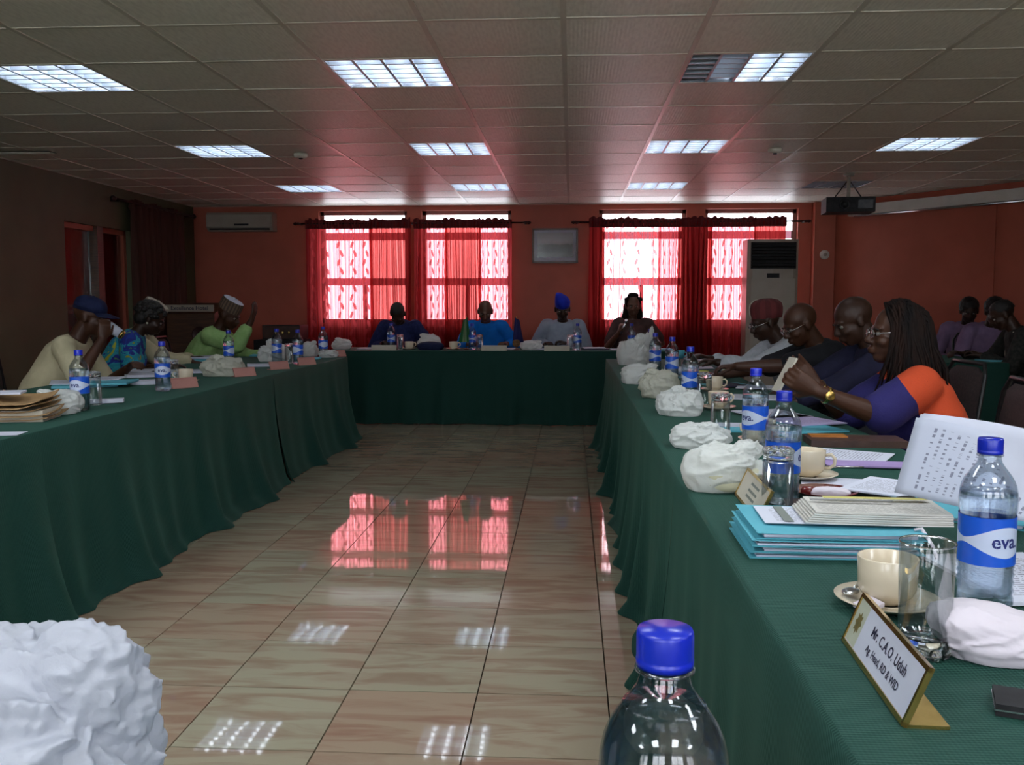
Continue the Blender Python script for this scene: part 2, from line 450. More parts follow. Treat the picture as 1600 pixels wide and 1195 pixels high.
def text_geo(s, size=1.0, bold=False):
    key = (s, bold)
    if key not in TXT:
        cu = bpy.data.curves.new('lettering', 'FONT'); cu.body = s; cu.size = 1.0; cu.align_x = 'CENTER'; cu.align_y = 'CENTER'
        cu.resolution_u = 2
        if bold: cu.offset = .018
        o = bpy.data.objects.new('lettering', cu); C.objects.link(o)
        bpy.context.view_layer.update()
        me = o.to_mesh()
        v = [tuple(p.co) for p in me.vertices]; f = [tuple(p.vertices) for p in me.polygons]
        o.to_mesh_clear(); C.objects.unlink(o); bpy.data.objects.remove(o); bpy.data.curves.remove(cu)
        TXT[key] = (v, f)
    v, f = TXT[key]
    return [Vector((p[0] * size, p[1] * size, 0)) for p in v], f
def lettering(s, size, m, parent, X, bold=False, name='lettering'):
    v, f = text_geo(s, size, bold)
    return link_mesh(name, [X @ p for p in v], f, m, parent)
# ================================================================ the room
XL, XR, YB, YF, CH = -4.70, 4.75, 11.45, -3.0, 2.385
QX, QY = 3.04, 9.10            # oblique wall runs from (QX, YB) to (XR, QY)
fl = MB().box((XL - .1, YF - .1, -.1), (XR + .1, YB + .3, -.012)).build('floor', M['grout']); tag(fl, kind='structure')
TS = .40; x_off = .117; y_off = 2.37
tm = MB()
g = .0022
tm.box((-TS / 2 + g, -TS / 2 + g, -.012), (TS / 2 - g, TS / 2 - g, 0))
proto_t = None
rest = MB()
ntile = 0
ix0 = math.floor((XL - x_off) / TS); ix1 = math.ceil((XR - x_off) / TS)
iy0 = math.floor((YF - y_off) / TS); iy1 = math.ceil((YB - y_off) / TS)
for i in range(ix0, ix1):
    for j in range(iy0, iy1):
        cx = x_off + (i + .5) * TS; cy = y_off + (j + .5) * TS
        if -2.3 < cx < .75 and 1.9 < cy < 9.8:
            if proto_t is None:
                o = tm.build('floor_tile', M['tile'], fl); proto_t = o
            else:
                o = proto_t.copy(); C.objects.link(o)
            o.location = (cx, cy, random.uniform(-.0006, 0)); ntile += 1
        else:
            x0 = max(cx - TS / 2 + g, XL); x1 = min(cx + TS / 2 - g, XR); y0 = max(cy - TS / 2 + g, YF); y1 = min(cy + TS / 2 - g, YB)
            if x1 > x0 and y1 > y0: rest.box((x0, y0, -.012), (x1, y1, -.0005))
o = rest.build('outer_tiles', M['tile'], fl); tag(o, kind='stuff')

# walls
def wall(name, boxes, m):
    b = MB()
    for a, c in boxes: b.box(a, c)
    return tag(b.build(name, m), kind='structure')
WT = .22
wins = [(-3.12, -2.02), (-1.84, -.74), (.33, 1.38), (1.60, 2.70)]
WZ0, WZ1 = .95, 2.325
bx = []
xs = [XL - .1]
for a, b_ in wins: xs += [a, b_]
xs.append(XR + .1)
for k in range(0, len(xs), 2): bx.append(((xs[k], YB, 0), (xs[k + 1], YB + WT, CH + .05)))
for a, b_ in wins:
    bx.append(((a, YB, 0), (b_, YB + WT, WZ0))); bx.append(((a, YB, WZ1), (b_, YB + WT, CH + .05)))
wall('wall_back', bx, M['salmon'])
# left wall with a window opening
LW = (8.45, 9.75, .35, 1.96)
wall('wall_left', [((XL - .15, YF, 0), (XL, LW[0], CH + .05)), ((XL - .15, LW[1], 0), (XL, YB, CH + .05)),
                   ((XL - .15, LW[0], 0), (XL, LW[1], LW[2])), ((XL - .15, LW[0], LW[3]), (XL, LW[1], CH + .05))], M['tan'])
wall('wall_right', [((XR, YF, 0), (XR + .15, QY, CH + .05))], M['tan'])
fw_ = [(-4.0, -2.4), (-1.7, -.1), (.6, 2.2), (2.8, 4.3)]; fb_ = []; q0 = XL
for a, b_ in fw_:
    fb_ += [((q0, YF - .15, 0), (a, YF, CH + .05)), ((a, YF - .15, 0), (b_, YF, .9)), ((a, YF - .15, 2.25), (b_, YF, CH + .05))]; q0 = b_
fb_.append(((q0, YF - .15, 0), (XR, YF, CH + .05)))
wall('wall_front', fb_, M['tan'])
for k, (a, b_) in enumerate(fw_):
    wn = tag(thing('window_%d' % (k + 6), None, None, ((a + b_) / 2, YF - .08, 0)), kind='structure'); W = (b_ - a) / 2
    f = MB().box((-W, -.03, .9), (-W + .05, .03, 2.25)).box((W - .05, -.03, .9), (W, .03, 2.25)).box((-W, -.03, .9), (W, .03, .95)).box((-W, -.03, 2.2), (W, .03, 2.25)).box((-.025, -.03, .95), (.025, .03, 2.2))
    f.build('window_frame', M['white_paint'], wn)
    for s in (-1, 1): MB().box((min(s * .025, s * (W - .05)), -.004, .95), (max(s * .025, s * (W - .05)), .004, 2.2)).build('pane', M['pane'], wn)
dv = Vector((XR - QX, QY - YB, 0)); L = dv.length; dv.normalize(); nv = Vector((-dv.y, dv.x, 0))
Xq = Matrix.Translation((QX, YB, 0)) @ Matrix(((dv.x, nv.x, 0, 0), (dv.y, nv.y, 0, 0), (0, 0, 1, 0), (0, 0, 0, 1)))
tag(MB().box((-.05, 0, 0), (L + .1, .12, CH + .05), Xq).build('wall_oblique', M['salmon']), kind='structure')
tag(MB().box((2.86, YB - .14, 0), (3.10, YB, CH)).build('trim_1', M['salmon']), 'salmon painted pier at the corner of the back wall', kind='structure')
tag(MB().box((4.60, QY - .28, 0), (XR, QY - .02, CH)).build('trim_2', M['tan']), 'tan post where the right wall begins', kind='structure')

# ceiling: backing slab, T bars, tiles
ce = MB().box((XL - .1, YF - .1, CH + .14), (XR + .1, YB + .2, CH + .2)).build('ceiling', M['tan']); tag(ce, kind='structure')
CG = .60; cx0 = -.04; cy0 = 4.62
bars = MB()
gx = [cx0 + k * CG for k in range(-8, 9) if XL < cx0 + k * CG < XR]
gy = [cy0 + k * CG for k in range(-13, 13) if YF < cy0 + k * CG < YB]
for x in gx: bars.box((x - .012, YF, CH - .001), (x + .012, YB, CH + .028))
for y in gy: bars.box((XL, y - .012, CH), (XR, y + .012, CH + .026))
bars.box((XL, YF, CH), (XL + .02, YB, CH + .03)).box((XL, YB - .02, CH), (XR, YB, CH + .03))
bars.build('grid_bars', M['bar'], ce)
cols = [-3.04, -1.24, .56, 2.36]
rows = [4.62, 7.02, 9.42]
lights = [(x, y) for y in rows for x in cols if not (y == 4.62 and x == 2.36)]
back_lights = [(x, y) for y in (2.22, -.18, -1.98) for x in (-3.04, -1.24, .56, 2.36)]
lamp_cells = set((round(x, 2), round(y, 2)) for x, y in lights + back_lights)
ex = [XL] + gx + [XR]; ey = [YF] + gy + [YB]
full = None; crest = MB()
for i in range(len(ex) - 1):
    for j in range(len(ey) - 1):
        x0, x1, y0, y1 = ex[i], ex[i + 1], ey[j], ey[j + 1]
        if (round(x0, 2), round(y0, 2)) in lamp_cells: continue
        cxm, cym = (x0 + x1) / 2, (y0 + y1) / 2
        if cym > 2.9 and (cym < 9.2 or (cxm - QX) * (QY - YB) - (cym - YB) * (XR - QX) > -0.4 or cxm < 3):
            if abs(x1 - x0 - CG) < .01 and abs(y1 - y0 - CG) < .01:
                if full is None:
                    full = MB().box((-.296, -.296, 0), (.296, .296, .012)).build('ceiling_tile', M['ctile'], ce); o = full
                else:
                    o = full.copy(); C.objects.link(o)
                o.location = (cxm, cym, CH + .003 + random.uniform(-.0008, .0008)); o.rotation_euler = (random.uniform(-.002, .002), random.uniform(-.002, .002), 0)
            else:
                MB().box((x0 + .004 - cxm, y0 + .004 - cym, 0), (x1 - .004 - cxm, y1 - .004 - cym, .012)).build('ceiling_tile', M['ctile'], ce, loc=(cxm, cym, CH + .003))
        else:
            crest.box((x0 + .004, y0 + .004, CH + .006), (x1 - .004, y1 - .004, CH + .018))
tag(crest.build('outer_ceiling_tiles', M['ctile'], ce), kind='stuff')

# louvred fluorescent fittings
def make_light(lit=(1, 1, 1, 1)):
    t = thing('ceiling_light', '', 'light')
    h = MB()
    S = .288
    h.box((-S, -S, .085), (S, S, .09)); h.box((-S, -S, 0), (-S + .006, S, .09)); h.box((S - .006, -S, 0), (S, S, .09)); h.box((-S, -S, 0), (S, -S + .006, .09)); h.box((-S, S - .006, 0), (S, S, .09))
    h.build('housing', M['housing'], t)
    pit = 2 * S / 4
    first = {}
    for k in range(4):
        x = -S + pit * (k + .5)
        mm = M['tube'] if lit[k] else M['tube_off']
        if mm.name in first: o = first[mm.name].copy(); C.objects.link(o); o.location = (x, 0, .058)
        else:
            o = MB().tube([(0, -.27, 0), (0, .27, 0)], .013, 10).build('tube', mm, t, loc=(x, 0, .058)); first[mm.name] = o
    bl = None
    for k in range(1, 4):
        x = -S + pit * k
        if bl is None: bl = MB().add([(-.007, -.282, 0), (.007, -.282, 0), (0.001, -.282, .034), (-.001, -.282, .034), (-.007, .282, 0), (.007, .282, 0), (0.001, .282, .034), (-.001, .282, .034)], [(0, 1, 2, 3), (7, 6, 5, 4), (0, 4, 5, 1), (1, 5, 6, 2), (2, 6, 7, 3), (3, 7, 4, 0)]).build('long_blade', M['blade'], t, loc=(x, 0, 0)); 
        else: o = bl.copy(); C.objects.link(o); o.location = (x, 0, 0)
    cb = None
    for k in range(1, 6):
        y = -S + 2 * S / 6 * k
        if cb is None: cb = MB().add([(-.282, -.007, 0.001), (-.282, .007, 0.001), (-.282, .002, .032), (-.282, -.002, .032), (.282, -.007, 0.001), (.282, .007, 0.001), (.282, .002, .032), (.282, -.002, .032)], [(3, 2, 1, 0), (4, 5, 6, 7), (1, 5, 4, 0), (2, 6, 5, 1), (3, 7, 6, 2), (0, 4, 7, 3)]).build('cross_blade', M['blade'], t, loc=(0, y, 0))
        else: o = cb.copy(); C.objects.link(o); o.location = (0, y, 0)
    return t
colname = {-3.04: 'the first column from the left wall', -1.24: 'the second column from the left wall', .56: 'the third column from the left wall', 2.36: 'the column nearest the projector screen'}
rowname = {4.62: 'nearest row', 7.02: 'middle row', 9.42: 'row by the windows'}
pl = make_light()
used = False
for (x, y) in lights:
    if (x, y) == (.56, 4.62):
        t = make_light((0, 0, 1, 1)); lb = 'square louvred ceiling light with its left half dark, nearest row'
    elif (x, y) == (2.36, 9.42):
        t = make_light((0, 0, 0, 0)); lb = 'unlit square louvred ceiling light above the projector screen'
    elif not used:
        t = pl; used = True; lb = None
    else: t = dup(pl); lb = None
    t.location = (x + .3, y + .3, CH + .002)
    t['label'] = lb or ('lit square louvred ceiling light, %s, %s' % (rowname[y], colname[x]))
    t['group'] = 'louvred ceiling lights'
bp = None
for (x, y) in back_lights:
    if bp is None:
        bp = thing('ceiling_light_panel', 'lit square panel light in the ceiling behind the camera', 'light', group='panel lights behind the camera')
        MB().box((-.288, -.288, .02), (.288, .288, .05)).build('housing', M['housing'], bp)
        MB().box((-.28, -.28, .012), (.28, .28, .02)).build('diffuser', M['lightpanel'], bp)
        t = bp
    else: t = dup(bp)
    t.location = (x + .3, y + .3, CH)

M['tint'] = thin('rose_tinted_glass', (.26, .17, .19), .3, .02)
# windows: aluminium frame, two bands, panes
for k, (a, b_) in enumerate(wins):
    wn = tag(thing('window_%d' % (k + 1), None, None, ((a + b_) / 2, YB + .12, 0)), kind='structure')
    W = (b_ - a) / 2; 
    f = MB(); t_ = .045
    f.box((-W, -.03, WZ0), (-W + t_, .03, WZ1)).box((W - t_, -.03, WZ0), (W, .03, WZ1)).box((-W, -.03, WZ0), (W, .03, WZ0 + t_)).box((-W, -.03, WZ1 - t_), (W, .03, WZ1))
    f.build('window_frame', M['alu'], wn)
    for zz in (1.46, 2.02): MB().box((-W + t_, -.03, zz - .045), (W - t_, .03, zz + .045)).build('tinted_strip', M['tint'], wn)
    MB().box((-.022, -.028, WZ0 + t_), (.022, .028, 1.415)).build('mullion', M['alu'], wn)
    for (z0, z1) in ((WZ0 + t_, 1.415), (1.505, 1.975), (2.065, WZ1 - t_)):
        MB().box((-W + t_, -.004, z0), (W - t_, .004, z1)).build('pane', M['pane'], wn)
    tag(MB().box((a - .03, YB - .03, WZ0 - .03), (b_ + .03, YB + .08, WZ0)).build('trim_%d' % (k + 3), M['salmon']), kind='structure')

# curtains on the back wall
def curtain(name, x0, x1, y, z0, z1, nf, amp, m, label, seed, group, cat='curtain', axis='x', sp=1.0):
    rnd = random.Random(seed)
    t = thing(name, label, cat, ((x0 + x1) / 2, y, 0) if axis == 'x' else (y, (x0 + x1) / 2, 0), 0, group)
    W = x1 - x0; n = int(nf * 10); rowsn = 26
    ph = [rnd.uniform(0, 6.28) for _ in range(4)]
    fr = [rnd.uniform(.7, 1.3) for _ in range(4)]
    V = []; F = []; UV = []
    for j in range(rowsn + 1):
        tt = j / rowsn; z = z1 + (z0 - z1) * tt
        for i in range(n + 1):
            u = i / n
            w_ = u * nf * 2 * PI + .8 * math.sin(u * 7 * fr[0] + ph[0]) + .25 * math.sin(tt * 3 + ph[1])
            d = amp * (.35 + .65 * min(1, tt * 4)) * (math.sin(w_) + .35 * math.sin(2.3 * w_ + ph[2] + tt))
            xx = -W / 2 + W * u + .012 * math.sin(tt * 4 + u * 9 + ph[3]) * (1 if 0 < i < n else .3)
            V.append((xx, d, z) if axis == 'x' else (d, xx, z)); UV.append((u * W * sp, tt))
    for j in range(rowsn):
        for i in range(n):
            q = j * (n + 1) + i
            F.append((q, q + 1, q + n + 2, q + n + 1))
    link_mesh('cloth_panel', V, F, m, t, smooth=True, uv=UV)
    # ruffled header with points
    V = []; F = []; n2 = int(W / .012)
    for i in range(n2 + 1):
        u = i / n2; s_ = .028 * math.sin(i * 1.9 + ph[0]) + .012 * math.sin(i * .7)
        top = z1 + .028 + .030 * abs(math.sin(i * .45 + ph[1])) * (.5 + .5 * math.sin(i * .17 + ph[2]))
        for (zz, dd) in ((z1 - .075, .2), (z1 - .035, 1.0), (z1 - .008, .45), (top, .9)):
            q = (-W / 2 + W * u, s_ * dd - .015, zz)
            V.append(q if axis == 'x' else (q[1], q[0], q[2]))
    for i in range(n2):
        for k in range(3):
            q = i * 4 + k; F.append((q, q + 4, q + 5, q + 1))
    link_mesh('ruffled_header', V, F, M['header'] if axis == 'x' else m, t, smooth=True)
    return t
CY = YB - .13
def cx(px): return PY(px, 400, CY).x
RZ = PY(893, 346, CY).z
gl = 'red sheer curtains on the back wall'
P = [  # x0,x1, folds, amp, mat, label
 (478, 583, 7, .016, 'sheer', 'sheer red curtain with leaf strips, first from the left corner'),
 (578, 643, 9, .035, 'dense', 'dense dark red curtain bunched between the two left windows, behind the man in navy'),
 (647, 700, 6, .030, 'sheer', 'sheer red curtain right of the bunched dark one, left window pair'),
 (696, 752, 8, .032, 'dense', 'dense dark red curtain behind the bald man in bright blue'),
 (748, 800, 4, .015, 'sheer', 'narrow sheer red curtain left of the framed picture'),
 (920, 945, 3, .020, 'dense', 'narrow dark red curtain just right of the framed picture'),
 (940, 1032, 5, .012, 'sheerlight', 'pale glowing sheer curtain behind the woman with the microphone'),
 (1028, 1062, 4, .020, 'sheer', 'sheer red curtain right of the pale glowing one'),
 (1058, 1112, 8, .034, 'dense', 'dense dark red curtain bunched between the two right windows'),
 (1108, 1180, 6, .015, 'sheer', 'sheer red curtain with leaf strips left of the tall air conditioner'),
 (1176, 1226, 5, .028, 'dense', 'dark red curtain end above the tall air conditioner'),
]
for k, (a, b_, nf, am, mn, lb) in enumerate(P):
    curtain('curtain', cx(a), cx(b_), CY + (.0 if mn != 'dense' else -.045), .04, RZ, nf, am, M[mn], lb, 40 + k, gl, sp=(1 / (cx(b_) - cx(a))))
for (a, b_, lb) in ((463, 826, 'dark metal curtain rod above the left pair of windows'), (896, 1262, 'dark metal curtain rod above the right pair of windows')):
    x0, x1 = cx(a), cx(b_)
    t = thing('curtain_rod', lb, 'curtain rod', ((x0 + x1) / 2, CY - .005, RZ - .01))
    W = (x1 - x0) / 2
    MB().tube([(-W, 0, 0), (W, 0, 0)], .011, 10).build('pole', M['rod'], t)
    for s in (-1, 1): MB().lathe([(0, -.05), (.012, -.045), (.022, -.02), (.012, .0), (.02, .01), (.013, .03), (.011, .05)], 12, Matrix.Translation((s * (W - .02), 0, 0)) @ Matrix.Rotation(-s * PI / 2, 4, 'Y')).build('finial', M['rod'], t)
    for s in (-.97, 0, .97): MB().box((s * W - .008, 0, -.012), (s * W + .008, .135, .004)).build('bracket', M['rod'], t)

# left wall window: red curtain inside the opening, post, brown curtain beside it
wn = tag(thing('window_5', None, None, (XL, (LW[0] + LW[1]) / 2, 0)), kind='structure')
W = (LW[1] - LW[0]) / 2
f = MB(); f.box((-.12, -W, LW[2]), (-.05, -W + .05, LW[3])).box((-.12, W - .05, LW[2]), (-.05, W, LW[3])).box((-.12, -W, LW[3] - .05), (-.05, W, LW[3])).box((-.12, -W, LW[2]), (-.05, W, LW[2] + .05))
f.build('window_frame', M['salmon'], wn)
MB().box((-.13, -.03, LW[2]), (-.01, .09, LW[3])).build('mullion', M['wood'], wn)
for s in (-1, 1): MB().box((-.09, min(s * .04, s * (W - .05)) + .05 * (s > 0), LW[2] + .05), (-.085, max(s * .04, s * (W - .05)) - .05 * (s > 0) * 0, LW[3] - .05)).build('pane', M['pane'], wn)
curtain('curtain', LW[0] + .02, LW[1] - .02, XL - .115, LW[2], LW[3] - .02, 6, .010, M['redcurtain'], 'red curtain inside the window of the left wall', 77, None, axis='y')
tag(MB().box((XL - .3, LW[0] - .3, 0), (XL - .2, LW[1] + .3, CH)).build('wall_outer', M['tan']), kind='structure')
curtain('curtain', 9.62, 10.95, XL + .09, .05, 2.24, 9, .035, M['browncurtain'], 'dark brown striped curtain on the left wall near the corner', 78, None, axis='y')
t = thing('curtain_rod', 'dark curtain rod on the left wall above the brown curtain', 'curtain rod', (XL + .09, 10.25, 2.25))
MB().tube([(0, -1.0, 0), (0, .95, 0)], .014, 10).build('pole', M['rod'], t)
for y in (-.9, .9): MB().box((-.09, y - .01, -.02), (0, y + .01, .01)).build('bracket', M['rod'], t)
for s in (-1, 1): MB().ell((0, s * 1.0 - .02, 0), (.03, .04, .03)).build('finial', M['rod'], t)

# ---- wall mounted things
a = PY(331, 334, YB); b_ = PY(433, 362, YB)
t = thing('wall_air_conditioner', 'cream wall mounted air conditioner high on the left of the back wall', 'air conditioner', ((a.x + b_.x) / 2, YB, 0))
W = (b_.x - a.x) / 2; z0 = b_.z; z1 = a.z
MB().add([(-W, 0, z0), (-W, -.14, z0), (-W, -.19, z0 + .05), (-W, -.19, z1 - .03), (-W, -.16, z1), (-W, 0, z1), (W, 0, z0), (W, -.14, z0), (W, -.19, z0 + .05), (W, -.19, z1 - .03), (W, -.16, z1), (W, 0, z1)],
  [(0, 1, 2, 3, 4, 5), (11, 10, 9, 8, 7, 6)] + [(i, i + 6, (i + 1) % 6 + 6, (i + 1) % 6) for i in range(6)]).build('casing', M['ac_plastic'], t)
MB().box((-W + .04, -.196, z0 + .012), (W - .04, -.15, z0 + .03)).build('outlet_slot', M['dark_plastic'], t)
MB().box((-W + .02, -.197, z0 + .055), (W - .02, -.191, z1 - .035)).build('front_panel', M['ac_plastic'], t)
MB().box((-.06, -.2, z0 + .062), (.12, -.197, z0 + .085)).build('display', M['dark_plastic'], t)

def picmat():
    m, nt, p = NT('black_and_white_landscape_print'); Lk = nt.links.new
    tc = node(nt, 'ShaderNodeTexCoord'); sx = node(nt, 'ShaderNodeSeparateXYZ'); Lk(tc.outputs['Generated'], sx.inputs[0])
    n = node(nt, 'ShaderNodeTexNoise', i_Scale=9, i_Detail=6); Lk(tc.outputs['Generated'], n.inputs['Vector'])
    a1 = node(nt, 'ShaderNodeMath', operation='MULTIPLY_ADD', i_1=.22); Lk(n.outputs['Fac'], a1.inputs[0]); Lk(sx.outputs[2], a1.inputs[2])
    r = node(nt, 'ShaderNodeValToRGB'); e = r.color_ramp.elements
    e[0].position = .38; e[0].color = (.03, .025, .02, 1); e[1].position = .78; e[1].color = (.42, .42, .44, 1); x = e.new(.60); x.color = (.07, .06, .05, 1); x = e.new(.66); x.color = (.28, .28, .28, 1)
    Lk(a1.outputs[0], r.inputs[0]); Lk(r.outputs[0], p.inputs['Base Color']); p.inputs['Roughness'].default_value = .15
    return m
a = PY(832, 357, YB); b_ = PY(903, 411, YB); W = (b_.x - a.x) / 2; H = (a.z - b_.z) / 2
t = thing('framed_picture', 'framed black and white landscape picture between the two window pairs', 'picture', ((a.x + b_.x) / 2, YB - .001, (a.z + b_.z) / 2))
fm = MB(); q = .022
fm.box((-W, -.03, -H), (-W + q, 0, H)).box((W - q, -.03, -H), (W, 0, H)).box((-W, -.03, -H), (W, 0, -H + q)).box((-W, -.03, H - q), (W, 0, H))
fm.build('frame', M['wood'], t)
MB().box((-W + q, -.012, -H + q), (W - q, 0, H - q)).build('mount', M['paper'], t)
MB().box((-W + .06, -.015, -H + .07), (W - .06, -.0122, H - .05)).build('print', picmat(), t)
MB().box((-W + q, -.022, -H + q), (W - q, -.019, H - q)).build('glass', thin('picture_glass', (.95, .95, .95), .25, .0), t)

# tall floor standing air conditioner
a = PY(1168, 374, 10.95); b_ = PY(1248, 374, 10.95)
W = (b_.x - a.x) / 2; H = a.z
t = thing('floor_air_conditioner', 'tall beige floor standing air conditioner with dark grille by the right window', 'air conditioner', ((a.x + b_.x) / 2, 10.95, 0))
c = MB()
prof = [(-W, .0), (-W, .30), (W, .30), (W, 0), (W * .8, -.03), (0, -.045), (-W * .8, -.03)]
c.add([(x, y, z) for z in (0, H) for x, y in prof], [tuple(range(6, -1, -1)), tuple(range(7, 14))] + [(i, (i + 1) % 7, (i + 1) % 7 + 7, i + 7) for i in range(7)])
c.build('casing', M['ac_plastic'], t)
MB().box((-W * .88, -.055, H - .335), (W * .88, -.04, H - .035)).build('grille_recess', M['dark_plastic'], t)
sl = None
for k in range(8):
    z = H - .31 + k * .036
    if sl is None: sl = MB().box((-W * .86, -.012, -.003), (W * .86, .004, .004)).build('louvre', M['black_metal'], t, loc=(0, -.056, z)); sl.rotation_euler = (.5, 0, 0)
    else: o = sl.copy(); C.objects.link(o); o.location = (0, -.056, z)
MB().box((-W * .86, -.052, .12), (W * .86, -.046, H - .45)).build('front_panel', M['ac_plastic'], t)
MB().box((-.07, -.055, H - .44), (.07, -.046, H - .39)).build('control_display', M['dark_plastic'], t)

# switch / sensor on pier
p_ = PY(1285, 398, YB - .14)
t = thing('wall_speaker_knob', 'small round white fitting on the salmon pier by the right wall', 'wall fitting', (2.98, YB - .14, p_.z))
MB().lathe([(.055, 0), (.055, .02), (.045, .035), (0, .037)], 20, Matrix.Rotation(PI / 2, 4, 'X')).build('base', M['white_paint'], t)
MB().lathe([(.02, .03), (.02, .05), (.014, .055), (0, .055)], 14, Matrix.Rotation(PI / 2, 4, 'X')).build('knob', M['ac_plastic'], t)

# projector on ceiling bracket
a = PY(1288, 322, 8.9); b_ = PY(1362, 322, 8.9)
W = (b_.x - a.x) / 2
t = thing('projector', 'black projector hanging from the ceiling in front of the screen case', 'projector', ((a.x + b_.x) / 2, 8.9, 0), R(-6))
zc = (PY(1325, 309, 8.9).z + PY(1325, 333, 8.9).z) / 2
body = MB().box((-W, -.14, zc - .07), (W, .16, zc + .065)); body.build('casing', M['dark_plastic'], t)
MB().lathe([(.045, 0), (.045, .03), (.035, .035), (.03, .012), (0, .01)], 18, Matrix.Translation((-.06, -.14, zc - .005)) @ Matrix.Rotation(PI / 2, 4, 'X')).build('lens', M['black_metal'], t)
MB().box((W * .3, -.143, zc - .04), (W * .9, -.14, zc + .04)).build('vent', M['black_metal'], t)
MB().tube([(0, 0, zc + .065), (0, 0, CH - .02)], .018, 10).build('pole', M['ac_plastic'], t)
MB().lathe([(.05, CH - .02), (.05, CH)], 16).build('ceiling_plate', M['ac_plastic'], t)
for s in (-1, 1): MB().tube([(0, 0, CH - .05), (s * .13, .02, zc + .06)], .006, 6).build('bracket_arm', M['black_metal'], t)
# roll-up projection screen case along oblique wall
t = thing('projection_screen', 'white rolled-up projection screen case along the top of the right salmon wall', 'projection screen')
t.matrix_world = Xq
Xs = Matrix.Identity(4)
s0, s1 = .42, 2.55
MB().box((s0, -.13, 2.20), (s1, -.02, 2.31), Xs).build('case', M['white_paint'], t)
MB().tube([Xs @ Vector((s0 + .02, -.075, 2.19)), Xs @ Vector((s1 - .02, -.075, 2.19))], .014, 8).build('weight_bar', M['chrome'], t)
for s in (s0, s1): MB().box((s - .02, -.14, 2.19), (s + .02, -.0, 2.32), Xs).build('end_cap', M['ac_plastic'], t)
# cable trunking on oblique wall
tag(MB().box((2.05, -.02, .6), (2.085, 0, 2.19), Xq).build('cable_trunking', M['salmon']), 'salmon painted cable trunking running down the right wall', 'trunking')

# small ceiling details
for (px, py, lb) in ((1211, 232, 'round smoke detector on the ceiling right of the middle row'), (470, 240, 'round smoke detector on the ceiling left of the middle row')):
    p_ = G(px, py, CH)
    t = thing('smoke_detector', lb, 'smoke detector', (p_.x, p_.y, CH))
    MB().lathe([(.055, .0), (.055, -.02), (.04, -.035), (0, -.037)], 18).build('base', M['bar'], t)
    MB().lathe([(.018, -.035), (.016, -.045), (0, -.046)], 10).build('sensor', M['dark_plastic'], t)
p_ = G(30, 238, CH)
t = thing('ceiling_vent', 'dark slotted air vent in the ceiling near the left wall', 'vent', (p_.x, p_.y, CH), 0)
MB().box((-.28, -.05, -.004), (.28, .05, -.0005)).build('frame', M['dark_plastic'], t)
for k in range(3): MB().box((-.27, -.035 + k * .03, -.012), (.27, -.029 + k * .03, -.004)).build('slat', M['bar'], t)
